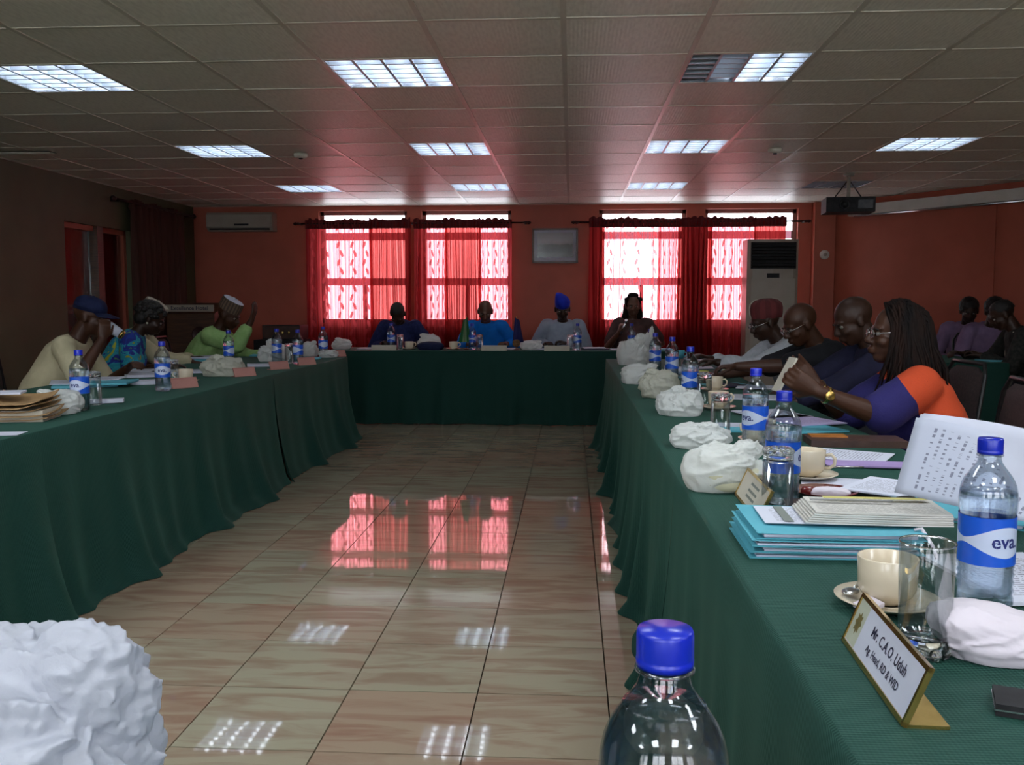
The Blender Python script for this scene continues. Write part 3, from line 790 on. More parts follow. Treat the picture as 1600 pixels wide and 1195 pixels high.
# ================================================================ tables and cloths
def table(x0, x1, y0, y1, label):
    t = thing('conference_table', label, 'table', ((x0 + x1) / 2, (y0 + y1) / 2, 0))
    W, D = (x1 - x0) / 2 - .01, (y1 - y0) / 2 - .006
    MB().box((-W, -D, TH - .035), (W, D, TH - .008)).build('tabletop', M['wood'], t)
    for sx in (-1, 1):
        for sy in (-1, 1): MB().tube([(sx * (W - .06), sy * (D - .06), 0), (sx * (W - .06), sy * (D - .06), TH - .035)], .018, 8).build('leg', M['black_metal'], t)
    return t
def cloth(path, top, label, seed, flare=.05, flares=None, group='green tablecloths'):
    """path: open list of (x,y) outer rim corners in order with the outside on the right; top: (x0,x1,y0,y1)"""
    rnd = random.Random(seed)
    x0, x1, y0, y1 = top
    V = []; F = []
    cx_, cy_ = (x0 + x1) / 2, (y0 + y1) / 2
    # top surface with slight ripples
    nx, ny = max(2, int((x1 - x0) / .1)), max(2, int((y1 - y0) / .1))
    def tz(x, y):
        e = min(x - x0, x1 - x, y - y0, y1 - y)
        return TH + (.0012 * noise.noise(Vector((x * 5, y * 5, seed))) if e > .01 else 0)
    for j in range(ny + 1):
        for i in range(nx + 1):
            x = x0 + (x1 - x0) * i / nx; y = y0 + (y1 - y0) * j / ny
            V.append((x - cx_, y - cy_, tz(x, y) - .001))
    for j in range(ny):
        for i in range(nx):
            q = j * (nx + 1) + i; F.append((q, q + 1, q + nx + 2, q + nx + 1))
    # skirt samples
    S = []
    for k in range(len(path) - 1):
        a = Vector(path[k] + (0,)); b = Vector(path[k + 1] + (0,)); d = b - a; L_ = d.length; d.normalize(); nrm = Vector((d.y, -d.x, 0))
        m_ = max(2, int(L_ / .022))
        for i in range(m_ + (1 if k == len(path) - 2 else 0)):
            S.append((a + d * (L_ * i / m_), nrm.copy(), L_ * i / m_, L_))
    # smooth normals at corners
    N = [s[1].copy() for s in S]
    for i in range(len(S)):
        acc = Vector()
        for k in range(-3, 4):
            j = min(max(i + k, 0), len(S) - 1); acc += S[j][1]
        N[i] = acc.normalized()
    base = len(V); rowsn = 16
    tot = 0
    fs = [(rnd.uniform(5, 9), rnd.uniform(0, 6.3), rnd.uniform(.5, 1)), (rnd.uniform(12, 18), rnd.uniform(0, 6.3), rnd.uniform(.4, .9)), (rnd.uniform(24, 34), rnd.uniform(0, 6.3), .45)]
    arc = 0; prev = None
    for i, (p, _, s_, L_) in enumerate(S):
        if prev is not None: arc += (p - prev).length
        prev = p
        fold = sum(a_ * math.sin(f_ * arc + ph_ + 1.2 * math.sin(arc * 1.7 + ph_)) for f_, ph_, a_ in fs)
        big = noise.noise(Vector((arc * 1.1, seed * 3.1, 0)))
        fl_ = flare * (1 + .9 * big) + .025 * max(0, fold)
        for j in range(rowsn + 1):
            t = j / rowsn
            if j == 0: off = 0; z = TH
            elif j == 1: off = .006; z = TH - .004
            else:
                amp = .002 + .020 * min(1, t * 1.1) ** 1.3
                off = .010 + amp * fold * .8 + fl_ * t ** 2.2; z = TH - t * (TH - .004)
                if j == rowsn: off += .018 + .05 * max(0, noise.noise(Vector((arc * 2.3, 7.7, seed)))); z = .0035
            q = p + N[i] * off
            V.append((q.x - cx_, q.y - cy_, z))
    for i in range(len(S) - 1):
        for j in range(rowsn):
            q = base + i * (rowsn + 1) + j
            F.append((q, q + 1, q + rowsn + 2, q + rowsn + 1))
    o = link_mesh('tablecloth', V, F, M['cloth'], None, smooth=True, loc=(cx_, cy_, 0))
    return tag(o, label, 'tablecloth', group)
LX0, LX1 = -3.02, -1.98
# left row
LS = [(.88, 3.32), (3.32, 6.05), (6.05, 8.12)]
lbs = ['dark green floor-length tablecloth on the left row of tables, nearest the camera', 'dark green floor-length tablecloth on the middle of the left row of tables', 'dark green floor-length tablecloth on the far end of the left row of tables']
for k, (y0, y1) in enumerate(LS):
    n_ = 2
    for i in range(n_): table(LX0 + .01, LX1 - .01, y0 + (y1 - y0) / n_ * i + .01, y0 + (y1 - y0) / n_ * (i + 1) - .01, 'conference table hidden under the %s cloth of the left row, %s half' % (('nearest', 'middle', 'farthest')[k], ('near', 'far')[i]))
    path = [(LX1, y1 - .0), (LX1, y0 + .0)] 
    if k == 2: path = [(LX0, y1 - .6), (LX0, y1), (LX1, y1), (LX1, y0)]
    # outside must be on +x side: direction -y gives d.y=-1 -> normal (-1,0): flip
    path = path[::-1] if True else path
    cloth(path, (LX0, LX1, y0, y1), lbs[k], 11 + k, flare=.075 + .01 * k)
RX0, RX1 = .30, 1.08
RS = [(.88, 2.60), (2.60, 5.25), (5.25, 7.95)]
lbr = ['dark green tablecloth on the right row of tables, nearest the camera', 'dark green tablecloth on the middle of the right row of tables', 'dark green tablecloth on the far end of the right row of tables']
for k, (y0, y1) in enumerate(RS):
    for i in range(2): table(RX0 + .01, RX1 - .01, y0 + (y1 - y0) / 2 * i + .01, y0 + (y1 - y0) / 2 * (i + 1) - .01, 'conference table hidden under the %s cloth of the right row, %s half' % (('nearest', 'middle', 'farthest')[k], ('near', 'far')[i]))
    path = [(RX0, y1), (RX0, y0)]
    if k == 2: path = [(RX1, y1 - 2.0), (RX1, y1), (RX0, y1), (RX0, y0)]
    cloth(path, (RX0, RX1, y0, y1), lbr[k], 31 + k, flare=.035)
# back (head) tables
BX0, BX1, BY0, BY1 = -2.45, 1.02, 9.17, 9.92
BS = [(BX0, -.75), (-.75, BX1)]
for k, (a, b_) in enumerate(BS):
    table(a + .01, b_ - .01, BY0 + .01, BY1 - .01, 'conference table hidden under the head table cloth, %s half' % ('left', 'right')[k])
    path = [(a, BY1 - .05), (a, BY0), (b_, BY0)] if k == 0 else [(a, BY0), (b_, BY0), (b_, BY1 - .05)]
    cloth(path, (a, b_, BY0, BY1), 'dark green tablecloth on the head table below the windows, %s half' % ('left', 'right')[k], 51 + k, flare=.03)
# near table, closing the horseshoe in front of the camera
table(-3.0, 1.06, .12, .82, 'conference table in front of the camera carrying the nearest bottle')
cloth([(-3.02, .1), (1.08, .1)], (-3.02, 1.08, .1, .86), 'dark green tablecloth under the nearest water bottle', 61, flare=.02)

# side table at the right rear
SX0, SX1, SY0, SY1 = 2.75, 3.46, 7.6, 8.7
table(SX0 + .01, SX1 - .01, SY0 + .01, SY1 - .01, 'side table under a green cloth by the right salmon wall')
cloth([(SX0, SY1), (SX0, SY0), (SX1, SY0), (SX1, SY1)], (SX0, SX1, SY0, SY1), 'dark green tablecloth on the side table by the right wall', 71, flare=.02)
# ================================================================ chairs and people
def remesh(b, name, m, parent, vox, smooth_it=4, wr=0, wscale=9, seed=0):
    me = bpy.data.meshes.new('tmp'); me.from_pydata([tuple(p) for p in b.v], [], b.f)
    o = bpy.data.objects.new('tmp', me); C.objects.link(o)
    md = o.modifiers.new('r', 'REMESH'); md.mode = 'VOXEL'; md.voxel_size = vox; md.adaptivity = 0
    if smooth_it:
        sm = o.modifiers.new('s', 'SMOOTH'); sm.factor = .5; sm.iterations = smooth_it
    dg = bpy.context.evaluated_depsgraph_get()
    me2 = bpy.data.meshes.new_from_object(o.evaluated_get(dg))
    C.objects.unlink(o); bpy.data.objects.remove(o); bpy.data.meshes.remove(me)
    me2.name = name
    if wr:
        n = len(me2.vertices); co = np.empty(n * 3); no = np.empty(n * 3)
        me2.vertices.foreach_get('co', co); me2.vertices.foreach_get('normal', no)
        co = co.reshape(-1, 3); no = no.reshape(-1, 3)
        for i in range(n):
            x, y, z = co[i]
            h = 1 - abs(noise.noise(Vector((x * wscale + seed, y * wscale, z * wscale * .6)))) * 2.2
            h2 = noise.noise(Vector((x * 3.1, y * 3.1 + seed, z * 3.1)))
            co[i] += no[i] * (wr * h + wr * .8 * h2)
        me2.vertices.foreach_set('co', co.ravel()); me2.update()
    me2.materials.clear(); me2.materials.append(m)
    me2.polygons.foreach_set('use_smooth', [True] * len(me2.polygons))
    ob = bpy.data.objects.new(name, me2); C.objects.link(ob); ob.parent = parent
    return ob

def make_chair(label, x, y, rz, pad=None, group='conference chairs'):
    t = thing('conference_chair', label, 'chair', (x, y, 0), rz, group)
    # sitter faces local +Y
    MB().loft([((0, 0, .40), (.19, 0, 0), (0, .19, 0)), ((0, 0, .415), (.215, 0, 0), (0, .215, 0)), ((0, 0, .44), (.215, 0, 0), (0, .215, 0)), ((0, 0, .452), (.18, 0, 0), (0, .18, 0))], 24).build('seat', pad or M['seatfab'], t)
    MB().loft([((0, -.235, .56), (.15, 0, 0), (0, .018, 0)), ((0, -.245, .60), (.19, 0, 0), (0, .028, 0)), ((0, -.26, .74), (.20, 0, 0), (0, .03, 0)), ((0, -.275, .85), (.18, 0, 0), (0, .025, 0)), ((0, -.28, .88), (.12, 0, 0), (0, .012, 0))], 24).build('backrest', pad or M['seatfab'], t)
    MB().tube([(-.215, -.2, .40), (-.215, -.235, .6), (-.21, -.27, .84), (-.17, -.285, .90), (.17, -.285, .90), (.21, -.27, .84), (.215, -.235, .6), (.215, -.2, .40)], .011, 8).build('back_frame', M['black_metal'], t)
    for sx in (-1, 1):
        MB().tube([(sx * .2, .17, .41), (sx * .215, .2, 0.005)], .011, 8).build('leg', M['black_metal'], t)
        MB().tube([(sx * .2, -.18, .41), (sx * .215, -.24, 0.005)], .011, 8).build('leg', M['black_metal'], t)
        MB().tube([(sx * .208, .185, .2), (sx * .208, -.21, .2)], .008, 6).build('stretcher', M['black_metal'], t)
    MB().tube([(-.2, .17, .405), (.2, .17, .405), (.2, -.18, .405), (-.2, -.18, .405), (-.2, .17, .405)], .009, 6).build('seat_frame', M['black_metal'], t)
    return t

def rotm(pitch, yaw, roll=0):
    return Matrix.Rotation(yaw, 3, 'Z') @ Matrix.Rotation(-pitch, 3, 'X') @ Matrix.Rotation(roll, 3, 'Y')
def hand(b, w, f, n, side, curl=.5, spread=0, thumb=.4, point=False):
    f = f.normalized(); n = (n - f * n.dot(f)).normalized(); u = f.cross(n) * side; u.normalize()
    b.loft([(w, u * .026, n * .020), (w + f * .03, u * .035, n * .017), (w + f * .07, u * .042, n * .0145), (w + f * .09, u * .040, n * .012)], 12)
    for k, (o_, ln) in enumerate(((.031, .072), (.0105, .08), (-.0105, .074), (-.031, .058))):
        c_ = curl if not (point and k == 0) else .05
        p = w + f * .086 + u * o_; pts = [w + f * .05 + u * o_ * .8, p]; d = (f + u * o_ * spread * 6).normalized()
        for q, part in enumerate((.45, .3, .25)):
            rot = Matrix.Rotation(c_ * (1.0, 1.2, .9)[q], 3, f.cross(n)); d = rot @ d
            p = p + d * ln * part; pts.append(p.copy())
        b.caps(pts, [.010, .0098, .0088, .0082, .0072], 10)
    p0 = w + f * .02 + u * .018; d = (u * .75 + f * .65 + n * .35 * thumb * 2).normalized()
    p1 = p0 + d * .042; d2 = (u * .25 + f * .9 + n * thumb).normalized(); p2 = p1 + d2 * .03; p3 = p2 + (d2 + n * .25).normalized() * .024
    b.caps([p0, p1, p2, p3], [.014, .012, .0098, .008], 10)
def ik(S, T, a, b_, pole):
    d = T - S; L_ = min(d.length, (a + b_) * .995); d.normalize(); T2 = S + d * L_
    x = (a * a - b_ * b_ + L_ * L_) / (2 * L_); h = math.sqrt(max(0, a * a - x * x))
    pp = (pole - d * pole.dot(d)).normalized()
    return S + d * x + pp * h, T2

def person(label, x, y, rz, lean=10, head=(20, 0, 0), hands=None, skin='skin', shirt=None, trousers=None, sleeve=1.0, vox=.008, group=None, s=1.0,
           hipz=.53, female=False, curls=(.6, .6), bend=0, side=0, neckline=0, girth=1.0, chair=True, short='person', robe=False, seed=0, name='person', polo=None):
    """hands: list of two world targets (left, right) or None; local frame: faces +Y, right hand at +X"""
    t = thing(name, label, 'person', (x, y, 0), rz, group)
    t['kind'] = 'thing'
    Mi = Matrix.Translation((x, y, 0)) @ Matrix.Rotation(rz, 4, 'Z'); inv = Mi.inverted()
    la = R(lean)
    up = Vector((math.sin(R(side)), math.sin(la), math.cos(la))).normalized()
    up2 = Vector((math.sin(R(side)), math.sin(la + R(bend)), math.cos(la + R(bend)))).normalized()
    X = Vector((1, 0, 0)); hip = Vector((0, 0, hipz)); g_ = girth * (.93 if female else 1.0)
    fw = X.cross(up) * -1; fw = Vector((0, math.cos(la), -math.sin(la))); fw2 = Vector((0, math.cos(la + R(bend)), -math.sin(la + R(bend))))
    waist = hip + up * .15 * s; chest = waist + (up * .5 + up2 * .5) * .17 * s; sh = chest + up2 * .13 * s; nb = chest + up2 * .172 * s
    sw = .180 * s * (.9 if female else 1)
    def torso(inf, b, low=-.09):
        b.loft([(hip + up * low, X * (.15 * g_ + inf), fw * (.11 * g_ + inf)), (hip, X * (.175 * g_ + inf), fw * (.135 * g_ + inf)), (waist, X * (.155 * g_ + inf), fw * (.125 * g_ + inf)),
                (chest - up * .05 + fw * .01, X * (.165 * g_ + inf), fw2 * (.125 * g_ + inf)), (chest + up2 * .05, X * (.172 + inf), fw2 * (.108 + inf)),
                (sh - up2 * .01, X * (.160 * s + inf), fw2 * (.082 + inf)), (sh + up2 * .035, X * (.115 + inf * .6), fw2 * (.062 + inf * .6)), (nb + up2 * .005, X * (.062 + inf * .3), fw2 * (.056 + inf * .3))], 22)
        if female:
            for sx in (-1, 1): b.ell(chest + X * sx * .075 + fw2 * .085 + up2 * -.01, (.068 + inf, .062 + inf, .068 + inf))
        for sx in (-1, 1): b.ell(sh + X * sx * (sw - .02) - up2 * .012, (.062 + inf, .058 + inf, .058 + inf))
    body = MB(); torso(0, body)
    hp, hy, hr = head
    HR = rotm(R(hp), R(hy), R(hr))
    hc = nb + (up2 * .35 + HR @ Vector((0, .18, 1)) * .65).normalized() * .152 * s + HR @ Vector((0, .012, 0))
    HX = Matrix.Translation(hc) @ HR.to_4x4()
    body.caps([nb - up2 * .04, hc + HR @ Vector((0, -.02, -.05))], [.060 * (.88 if female else 1), .055 * (.88 if female else 1)], 14)
    e = lambda c, r: body.ell(c, r, HX, 20, 14)
    e((0, -.012, .034), (.077, .097, .086)); e((0, .022, -.03), (.064, .074, .085)); e((0, .05, -.088), (.036, .034, .026)); e((0, .01, -.07), (.056, .06, .04))
    e((0, .074, .022), (.052, .020, .014)); e((-.038, .058, -.028), (.027, .03, .024)); e((.038, .058, -.028), (.027, .03, .024))
    body.caps([HX @ Vector((0, .09, .012)), HX @ Vector((0, .108, -.026))], [.009, .0145], 10)
    for sx in (-1, 1):
        e((sx * .014, .098, -.032), (.011, .012, .009)); e((sx * .079, -.006, -.008), (.010, .019, .031)); e((sx * .084, -.014, .012), (.007, .014, .014))
    e((0, .092, -.058), (.026, .015, .0085)); e((0, .088, -.070), (.024, .016, .0095))
    # arms
    arms = []
    hands = hands or [None, None]
    for k, sx in ((0, -1), (1, 1)):
        S = sh + X * sx * sw - up2 * .015
        tg = hands[k]
        fdir = None; nd = Vector((0, 0, -1)); po = Vector((sx * .6, -.25, -1)); pt = False
        if tg is None: T = hip + Vector((sx * .13, .36, .10))
        else:
            T = inv @ Vector(tg[0]) 
            if len(tg) > 1 and tg[1] is not None: fdir = inv.to_3x3() @ Vector(tg[1])
            if len(tg) > 2 and tg[2] is not None: nd = inv.to_3x3() @ Vector(tg[2])
            if len(tg) > 3 and tg[3] is not None: po = inv.to_3x3() @ Vector(tg[3])
        E, T = ik(S, T, .285 * s, .255 * s, po)
        if fdir is None: fdir = (T - E)
        body.caps([S, S + (E - S) * .4, E, E + (T - E) * .3, T], [.052 * g_, .047 * g_, .040, .040, .026], 12)
        hand(body, T, fdir, nd, -1 if sx > 0 else 1, curls[k], .3)
        arms.append((S, E, T, sx))
    # legs
    for sx in (-1, 1):
        hj = hip + X * sx * .09; kn = Vector((sx * .12, .42, .50)); an = Vector((sx * .12, .38, .085))
        body.caps([hj, kn, kn + (an - kn) * .35, an], [.085, .060, .054, .038], 12)
        body.loft([(an + Vector((0, -.05, -.03)), X * .03, Vector((0, 0, .03))), (an + Vector((0, .03, -.04)), X * .038, Vector((0, 0, .04))), (an + Vector((0, .13, -.06)), X * .045, Vector((0, 0, .022))), (an + Vector((0, .18, -.065)), X * .03, Vector((0, 0, .013)))], 12)
    remesh(body, 'body', M[skin], t, vox, 3)
    # eyes
    for sx in (-1, 1):
        v = MB().ell((sx * .031, .0785, .001), (.014, .010, .0085), HX, 12, 8)
        v.ell((sx * .031, .0868, .000), (.0062, .003, .0058), HX, 10, 6)
        n1 = 12 * 7 + 2; nf1 = 12 * 2 + 6 * 12; tot = len(v.f)
        v.build('eye', None, t, mats=[M['eyewhite'], M['iris']], mi=[0] * nf1 + [1] * (tot - nf1))
        MB().caps([HX @ Vector((sx * .016, .094, .017)), HX @ Vector((sx * .032, .094, .022)), HX @ Vector((sx * .05, .083, .016))], [.003, .0035, .002], 6).build('eyebrow', M['hair'], t)
    # clothes
    if shirt:
        b = MB(); torso(.016, b, -.10 if not robe else -.06)
        for (S, E, T, sx) in arms:
            if sleeve <= 1: pts = [S, S + (E - S) * sleeve]; rd = [.066 * g_, .062 * g_]
            else:
                q = sleeve - 1; pts = [S, S + (E - S) * .5, E, E + (T - E) * q]; rd = [.068 * g_, .064 * g_, .056 * g_, (.050 if robe else .040) * g_]
            b.caps(pts, rd, 14)
        if robe:
            for sx in (-1, 1):
                b.caps([hip + X * sx * .09, Vector((sx * .13, .44, .50)), Vector((sx * .13, .41, .22))], [.12, .085, .08], 12)
            b.box((-.12, .0, .46), (.12, .42, .54))
        # open the neckline
        cl = remesh(b, 'shirt', shirt, t, max(vox, .009), 3, wr=.006, seed=seed * 3.3, wscale=8)
    if trousers or not robe:
        b = MB()
        for sx in (-1, 1):
            hj = hip + X * sx * .09; kn = Vector((sx * .12, .42, .50)); an = Vector((sx * .12, .38, .10))
            b.caps([hj, kn, an], [.100, .074, .06], 12)
        b.ell(hip + Vector((0, 0, -.01)), (.19, .15, .095))
        remesh(b, 'trousers', trousers or M['cloth_dark'], t, .016, 2, wr=.004)
    if chair:
        make_chair('black conference chair under ' + short, x + Mi.to_3x3().col[1][0] * -.03, y + Mi.to_3x3().col[1][1] * -.03, rz)
    return t, HX, dict(sh=sh, nb=nb, chest=chest, up=up2, fw=fw2, arms=arms, inv=inv)

def fabric(name, c, c2, scale=12, bump=.25, **k): 
    M[name] = mat(name, c, .82, c2=c2, scale=scale, bump=bump, bscale=70, sheen=0, spec=.25, **k); return M[name]
fabric('cloth_dark', (.014, .014, .018), (.02, .02, .026))
fabric('cream_cotton', (.56, .50, .33), (.50, .45, .29))
fabric('lime_damask', (.26, .44, .15), (.32, .50, .20), 30)
fabric('navy_brocade', (.012, .016, .07), (.02, .028, .11), 40)
fabric('bright_blue', (.004, .13, .50), (.006, .16, .60), 14)
fabric('pale_grey_blue', (.32, .36, .44), (.27, .31, .39), 14)
fabric('brown_satin', (.055, .028, .026), (.085, .045, .042), 14)
fabric('white_lace', (.56, .58, .64), (.46, .50, .54), 40)
fabric('black_shirt', (.010, .010, .013), (.016, .016, .02), 14)
fabric('navy_shirt', (.012, .012, .03), (.016, .016, .045), 14)
fabric('lavender_cotton', (.26, .17, .30), (.21, .14, .25), 14)
fabric('black_jacket', (.012, .012, .011), (.03, .028, .024), 40)
fabric('maroon_cap_cloth', (.10, .012, .014), (.16, .02, .022), 14)
fabric('royal_blue_cap', (.010, .022, .34), (.015, .035, .46), 14)
fabric('navy_cap_cloth', (.008, .012, .045), (.012, .018, .06), 30)
fabric('kufi_cream', (.42, .38, .30), (.5, .46, .38), 30)
fabric('kufi_brown', (.11, .07, .045), (.16, .10, .06), 30)
fabric('yellow_placket', (.45, .36, .06), (.38, .30, .05), 40)

def threeprint():
    m, nt, p = NT('blue_green_flower_print'); Lk = nt.links.new
    tc = node(nt, 'ShaderNodeTexCoord')
    n = node(nt, 'ShaderNodeTexNoise', i_Scale=11, i_Detail=3, i_Distortion=.8); Lk(tc.outputs['Object'], n.inputs['Vector'])
    r = node(nt, 'ShaderNodeValToRGB'); r.color_ramp.interpolation = 'CONSTANT'; e = r.color_ramp.elements
    e[0].position = 0; e[0].color = (.42, .45, .04, 1); e[1].position = .38; e[1].color = (.02, .30, .42, 1)
    for ps, c_ in ((.47, (.03, .38, .48, 1)), (.52, (.015, .05, .36, 1)), (.58, (.02, .03, .26, 1)), (.66, (.12, .34, .10, 1))):
        x = e.new(ps); x.color = c_
    Lk(n.outputs['Fac'], r.inputs[0]); Lk(r.outputs[0], p.inputs['Base Color']); p.inputs['Roughness'].default_value = .8
    return m
M['print'] = threeprint()
def orangeblue():
    m, nt, p = NT('orange_and_royal_blue_dress'); Lk = nt.links.new
    tc = node(nt, 'ShaderNodeTexCoord'); sx = node(nt, 'ShaderNodeSeparateXYZ'); Lk(tc.outputs['Object'], sx.inputs[0])
    # wearer's left sleeve and front panel are blue, back and shoulder orange
    n = node(nt, 'ShaderNodeTexNoise', i_Scale=6, i_Detail=2); Lk(tc.outputs['Object'], n.inputs['Vector'])
    a1 = node(nt, 'ShaderNodeMath', operation='MULTIPLY_ADD', i_1=.9); Lk(sx.outputs[1], a1.inputs[0])
    a2 = node(nt, 'ShaderNodeMath', operation='MULTIPLY_ADD', i_1=.05); Lk(n.outputs['Fac'], a2.inputs[0]); Lk(a1.outputs[0], a2.inputs[2])
    zz = node(nt, 'ShaderNodeMath', operation='MULTIPLY_ADD', i_1=-.62, i_2=.62); Lk(sx.outputs[2], zz.inputs[0]); Lk(zz.outputs[0], a1.inputs[2])
    g1 = node(nt, 'ShaderNodeMath', operation='GREATER_THAN', i_1=.265); Lk(a2.outputs[0], g1.inputs[0])
    mx = node(nt, 'ShaderNodeMix', data_type='RGBA'); mx.inputs[6].default_value = (.52, .055, .010, 1); mx.inputs[7].default_value = (.012, .008, .10, 1)
    Lk(g1.outputs[0], mx.inputs[0]); Lk(mx.outputs[2], p.inputs['Base Color']); p.inputs['Roughness'].default_value = .85
    b = node(nt, 'ShaderNodeBump', i_Strength=.3, i_Distance=.01); n3 = node(nt, 'ShaderNodeTexNoise', i_Scale=150); Lk(tc.outputs['Object'], n3.inputs['Vector']); Lk(n3.outputs['Fac'], b.inputs['Height']); Lk(b.outputs[0], p.inputs['Normal'])
    return m
M['orangeblue'] = orangeblue()
def stripemat(name, c1, c2, n_, c3=None):
    m, nt, p = NT(name); Lk = nt.links.new
    tc = node(nt, 'ShaderNodeTexCoord'); sx = node(nt, 'ShaderNodeSeparateXYZ'); Lk(tc.outputs['UV'], sx.inputs[0])
    mu = node(nt, 'ShaderNodeMath', operation='MULTIPLY', i_1=float(n_)); fr = node(nt, 'ShaderNodeMath', operation='FRACT'); g1 = node(nt, 'ShaderNodeMath', operation='GREATER_THAN', i_1=.5)
    Lk(sx.outputs[0], mu.inputs[0]); Lk(mu.outputs[0], fr.inputs[0]); Lk(fr.outputs[0], g1.inputs[0])
    mx = node(nt, 'ShaderNodeMix', data_type='RGBA'); mx.inputs[6].default_value = col(c1); mx.inputs[7].default_value = col(c2)
    Lk(g1.outputs[0], mx.inputs[0]); Lk(mx.outputs[2], p.inputs['Base Color']); p.inputs['Roughness'].default_value = .85
    return m
M['kufi_stripe'] = stripemat('cream_striped_kufi', (.42, .38, .30), (.22, .20, .17), 22)
M['kufi_stripe_b'] = stripemat('brown_striped_kufi', (.13, .08, .05), (.06, .035, .025), 22)
M['maroon_stripe'] = stripemat('maroon_white_striped_cap', (.085, .010, .012), (.12, .016, .018), 9)

def kufi(t, HX, m, mtop, h=.085, tilt=-.15, knob=True):
    X = HX @ Matrix.Translation((0, -.014, .045)) @ Matrix.Rotation(tilt, 4, 'X')
    V = []; F = []; UV = []; n = 40
    for j, (r, z) in enumerate(((1.0, 0), (1.02, .03), (1.01, h * .7), (.97, h))):
        for i in range(n + 1):
            a = 2 * PI * i / n; V.append(X @ Vector((.082 * r * math.cos(a), .102 * r * math.sin(a), z))); UV.append((i / n, j / 3))
    for j in range(3):
        for i in range(n): q = j * (n + 1) + i; F.append((q, q + 1, q + n + 2, q + n + 1))
    c = tag(bpy.data.objects.new('cap', None)); 
    bpy.data.objects.remove(c)
    c = link_mesh('cap', V, F, m, t, smooth=True, uv=UV)
    MB().loft([((0, 0, h - .002), (.079, 0, 0), (0, .098, 0)), ((0, 0, h + .004), (.070, 0, 0), (0, .088, 0)), ((0, 0, h + .010), (.03, 0, 0), (0, .04, 0))], 24, X).build('cap_top', mtop, c)
    if knob: MB().ell((0, 0, h + .014), (.014, .014, .010), X).build('button', mtop, c)
    return c
def baldhair(t, HX, m='hair', low=.02):
    b = MB().loft([((0, -.02, low), (.0785, 0, 0), (0, .0975, 0)), ((0, -.018, low + .03), (.0785, 0, 0), (0, .0955, 0)), ((0, -.014, low + .07), (.067, 0, 0), (0, .083, 0)), ((0, -.012, low + .095), (.04, 0, 0), (0, .05, 0)), ((0, -.012, low + .102), (.01, 0, 0), (0, .01, 0))], 24, HX)
    return b.build('hair', M[m], t)
def glasses(t, HX):
    g_ = MB()
    for sx in (-1, 1):
        pts = [(sx * .032 + .022 * math.cos(a), .104 - .004 * abs(math.cos(a)), .000 + .016 * math.sin(a)) for a in [2 * PI * k / 16 for k in range(17)]]
        g_.tube(pts, .0016, 6, HX)
        g_.tube([(sx * .054, .100, .003), (sx * .078, .05, .008), (sx * .084, -.01, .012)], .0016, 6, HX)
    g_.tube([(-.011, .106, .003), (0, .110, .006), (.011, .106, .003)], .0016, 6, HX)
    o = g_.build('glasses', M['chrome'], t)
    for sx in (-1, 1):
        MB().loft([((sx * .032, .1035, 0), (.021, 0, 0), (0, 0, .015)), ((sx * .032, .1042, 0), (.021, 0, 0), (0, 0, .015))], 16, HX).build('lens', M['pane'], o)
    return o

# ---------------- left row, facing right
WR = -PI / 2; WL = PI / 2; WB = PI
def W3(px, py, Y): return PY(px, py, Y)
# cap man drinking
px_, y_ = -3.34, 5.62
t, HX, J = person('man in a cream shirt and navy baseball cap drinking from a cup', px_, y_, R(-78), lean=22, bend=14, head=(12, -4, 0), s=1.04, short='the man in the navy baseball cap',
    hands=[(PY(200, 575, 5.75), None, (0, 0, -1)), (PY(160, 530, 5.45), (.15, .1, 1), (-.6, .6, 0), (.2, -.8, -1))], shirt=M['cream_cotton'], trousers=M['cloth_dark'], sleeve=.95, seed=1, group='people at the left row')
Xc = HX @ Matrix.Translation((0, -.012, .045)) @ Matrix.Rotation(-.06, 4, 'X')
cp = MB().loft([((0, 0, -.008), (.083, 0, 0), (0, .103, 0)), ((0, 0, .03), (.083, 0, 0), (0, .101, 0)), ((0, -.002, .06), (.072, 0, 0), (0, .088, 0)), ((0, -.004, .08), (.045, 0, 0), (0, .055, 0)), ((0, -.004, .086), (.01, 0, 0), (0, .012, 0))], 24, Xc).build('baseball_cap', M['navy_cap_cloth'], t)
V = []; F = []
for i in range(13):
    a = -1.0 + 2.0 * i / 12
    for (r, dz) in ((.095, .0), (.165 + .01 * math.cos(a * 1.5), -.012)):
        for q in (0, .005): V.append(Xc @ Vector((math.sin(a) * r * .82, math.cos(a) * r * (1.04), dz - .010 * a * a + q)))
for i in range(12):
    b0 = i * 4; F += [(b0, b0 + 4, b0 + 6, b0 + 2), (b0 + 1, b0 + 3, b0 + 7, b0 + 5), (b0 + 2, b0 + 6, b0 + 7, b0 + 3), (b0, b0 + 1, b0 + 5, b0 + 4)]
link_mesh('brim', V, F, M['navy_cap_cloth'], cp, smooth=False)
MB().ell((0, .004, .086), (.008, .008, .005), Xc).build('button', M['navy_cap_cloth'], cp)
ct = thing('paper_cup', 'white cup tipped at the mouth of the man in the navy baseball cap', 'cup')
hw = (Matrix.Translation((px_, y_, 0)) @ Matrix.Rotation(R(-78), 4, 'Z')) @ HX
ct.matrix_world = hw @ Matrix.Translation((0, .165, -.055)) @ Matrix.Rotation(R(68), 4, 'X')
MB().lathe([(.028, -.05), (.036, .05), (.034, .05), (.026, -.046)], 20).build('cup_wall', M['paper'], ct)
MB().lathe([(.0285, -.052), (.0295, -.035), (.029, -.035)], 20).build('gold_band', M['gold'], ct)

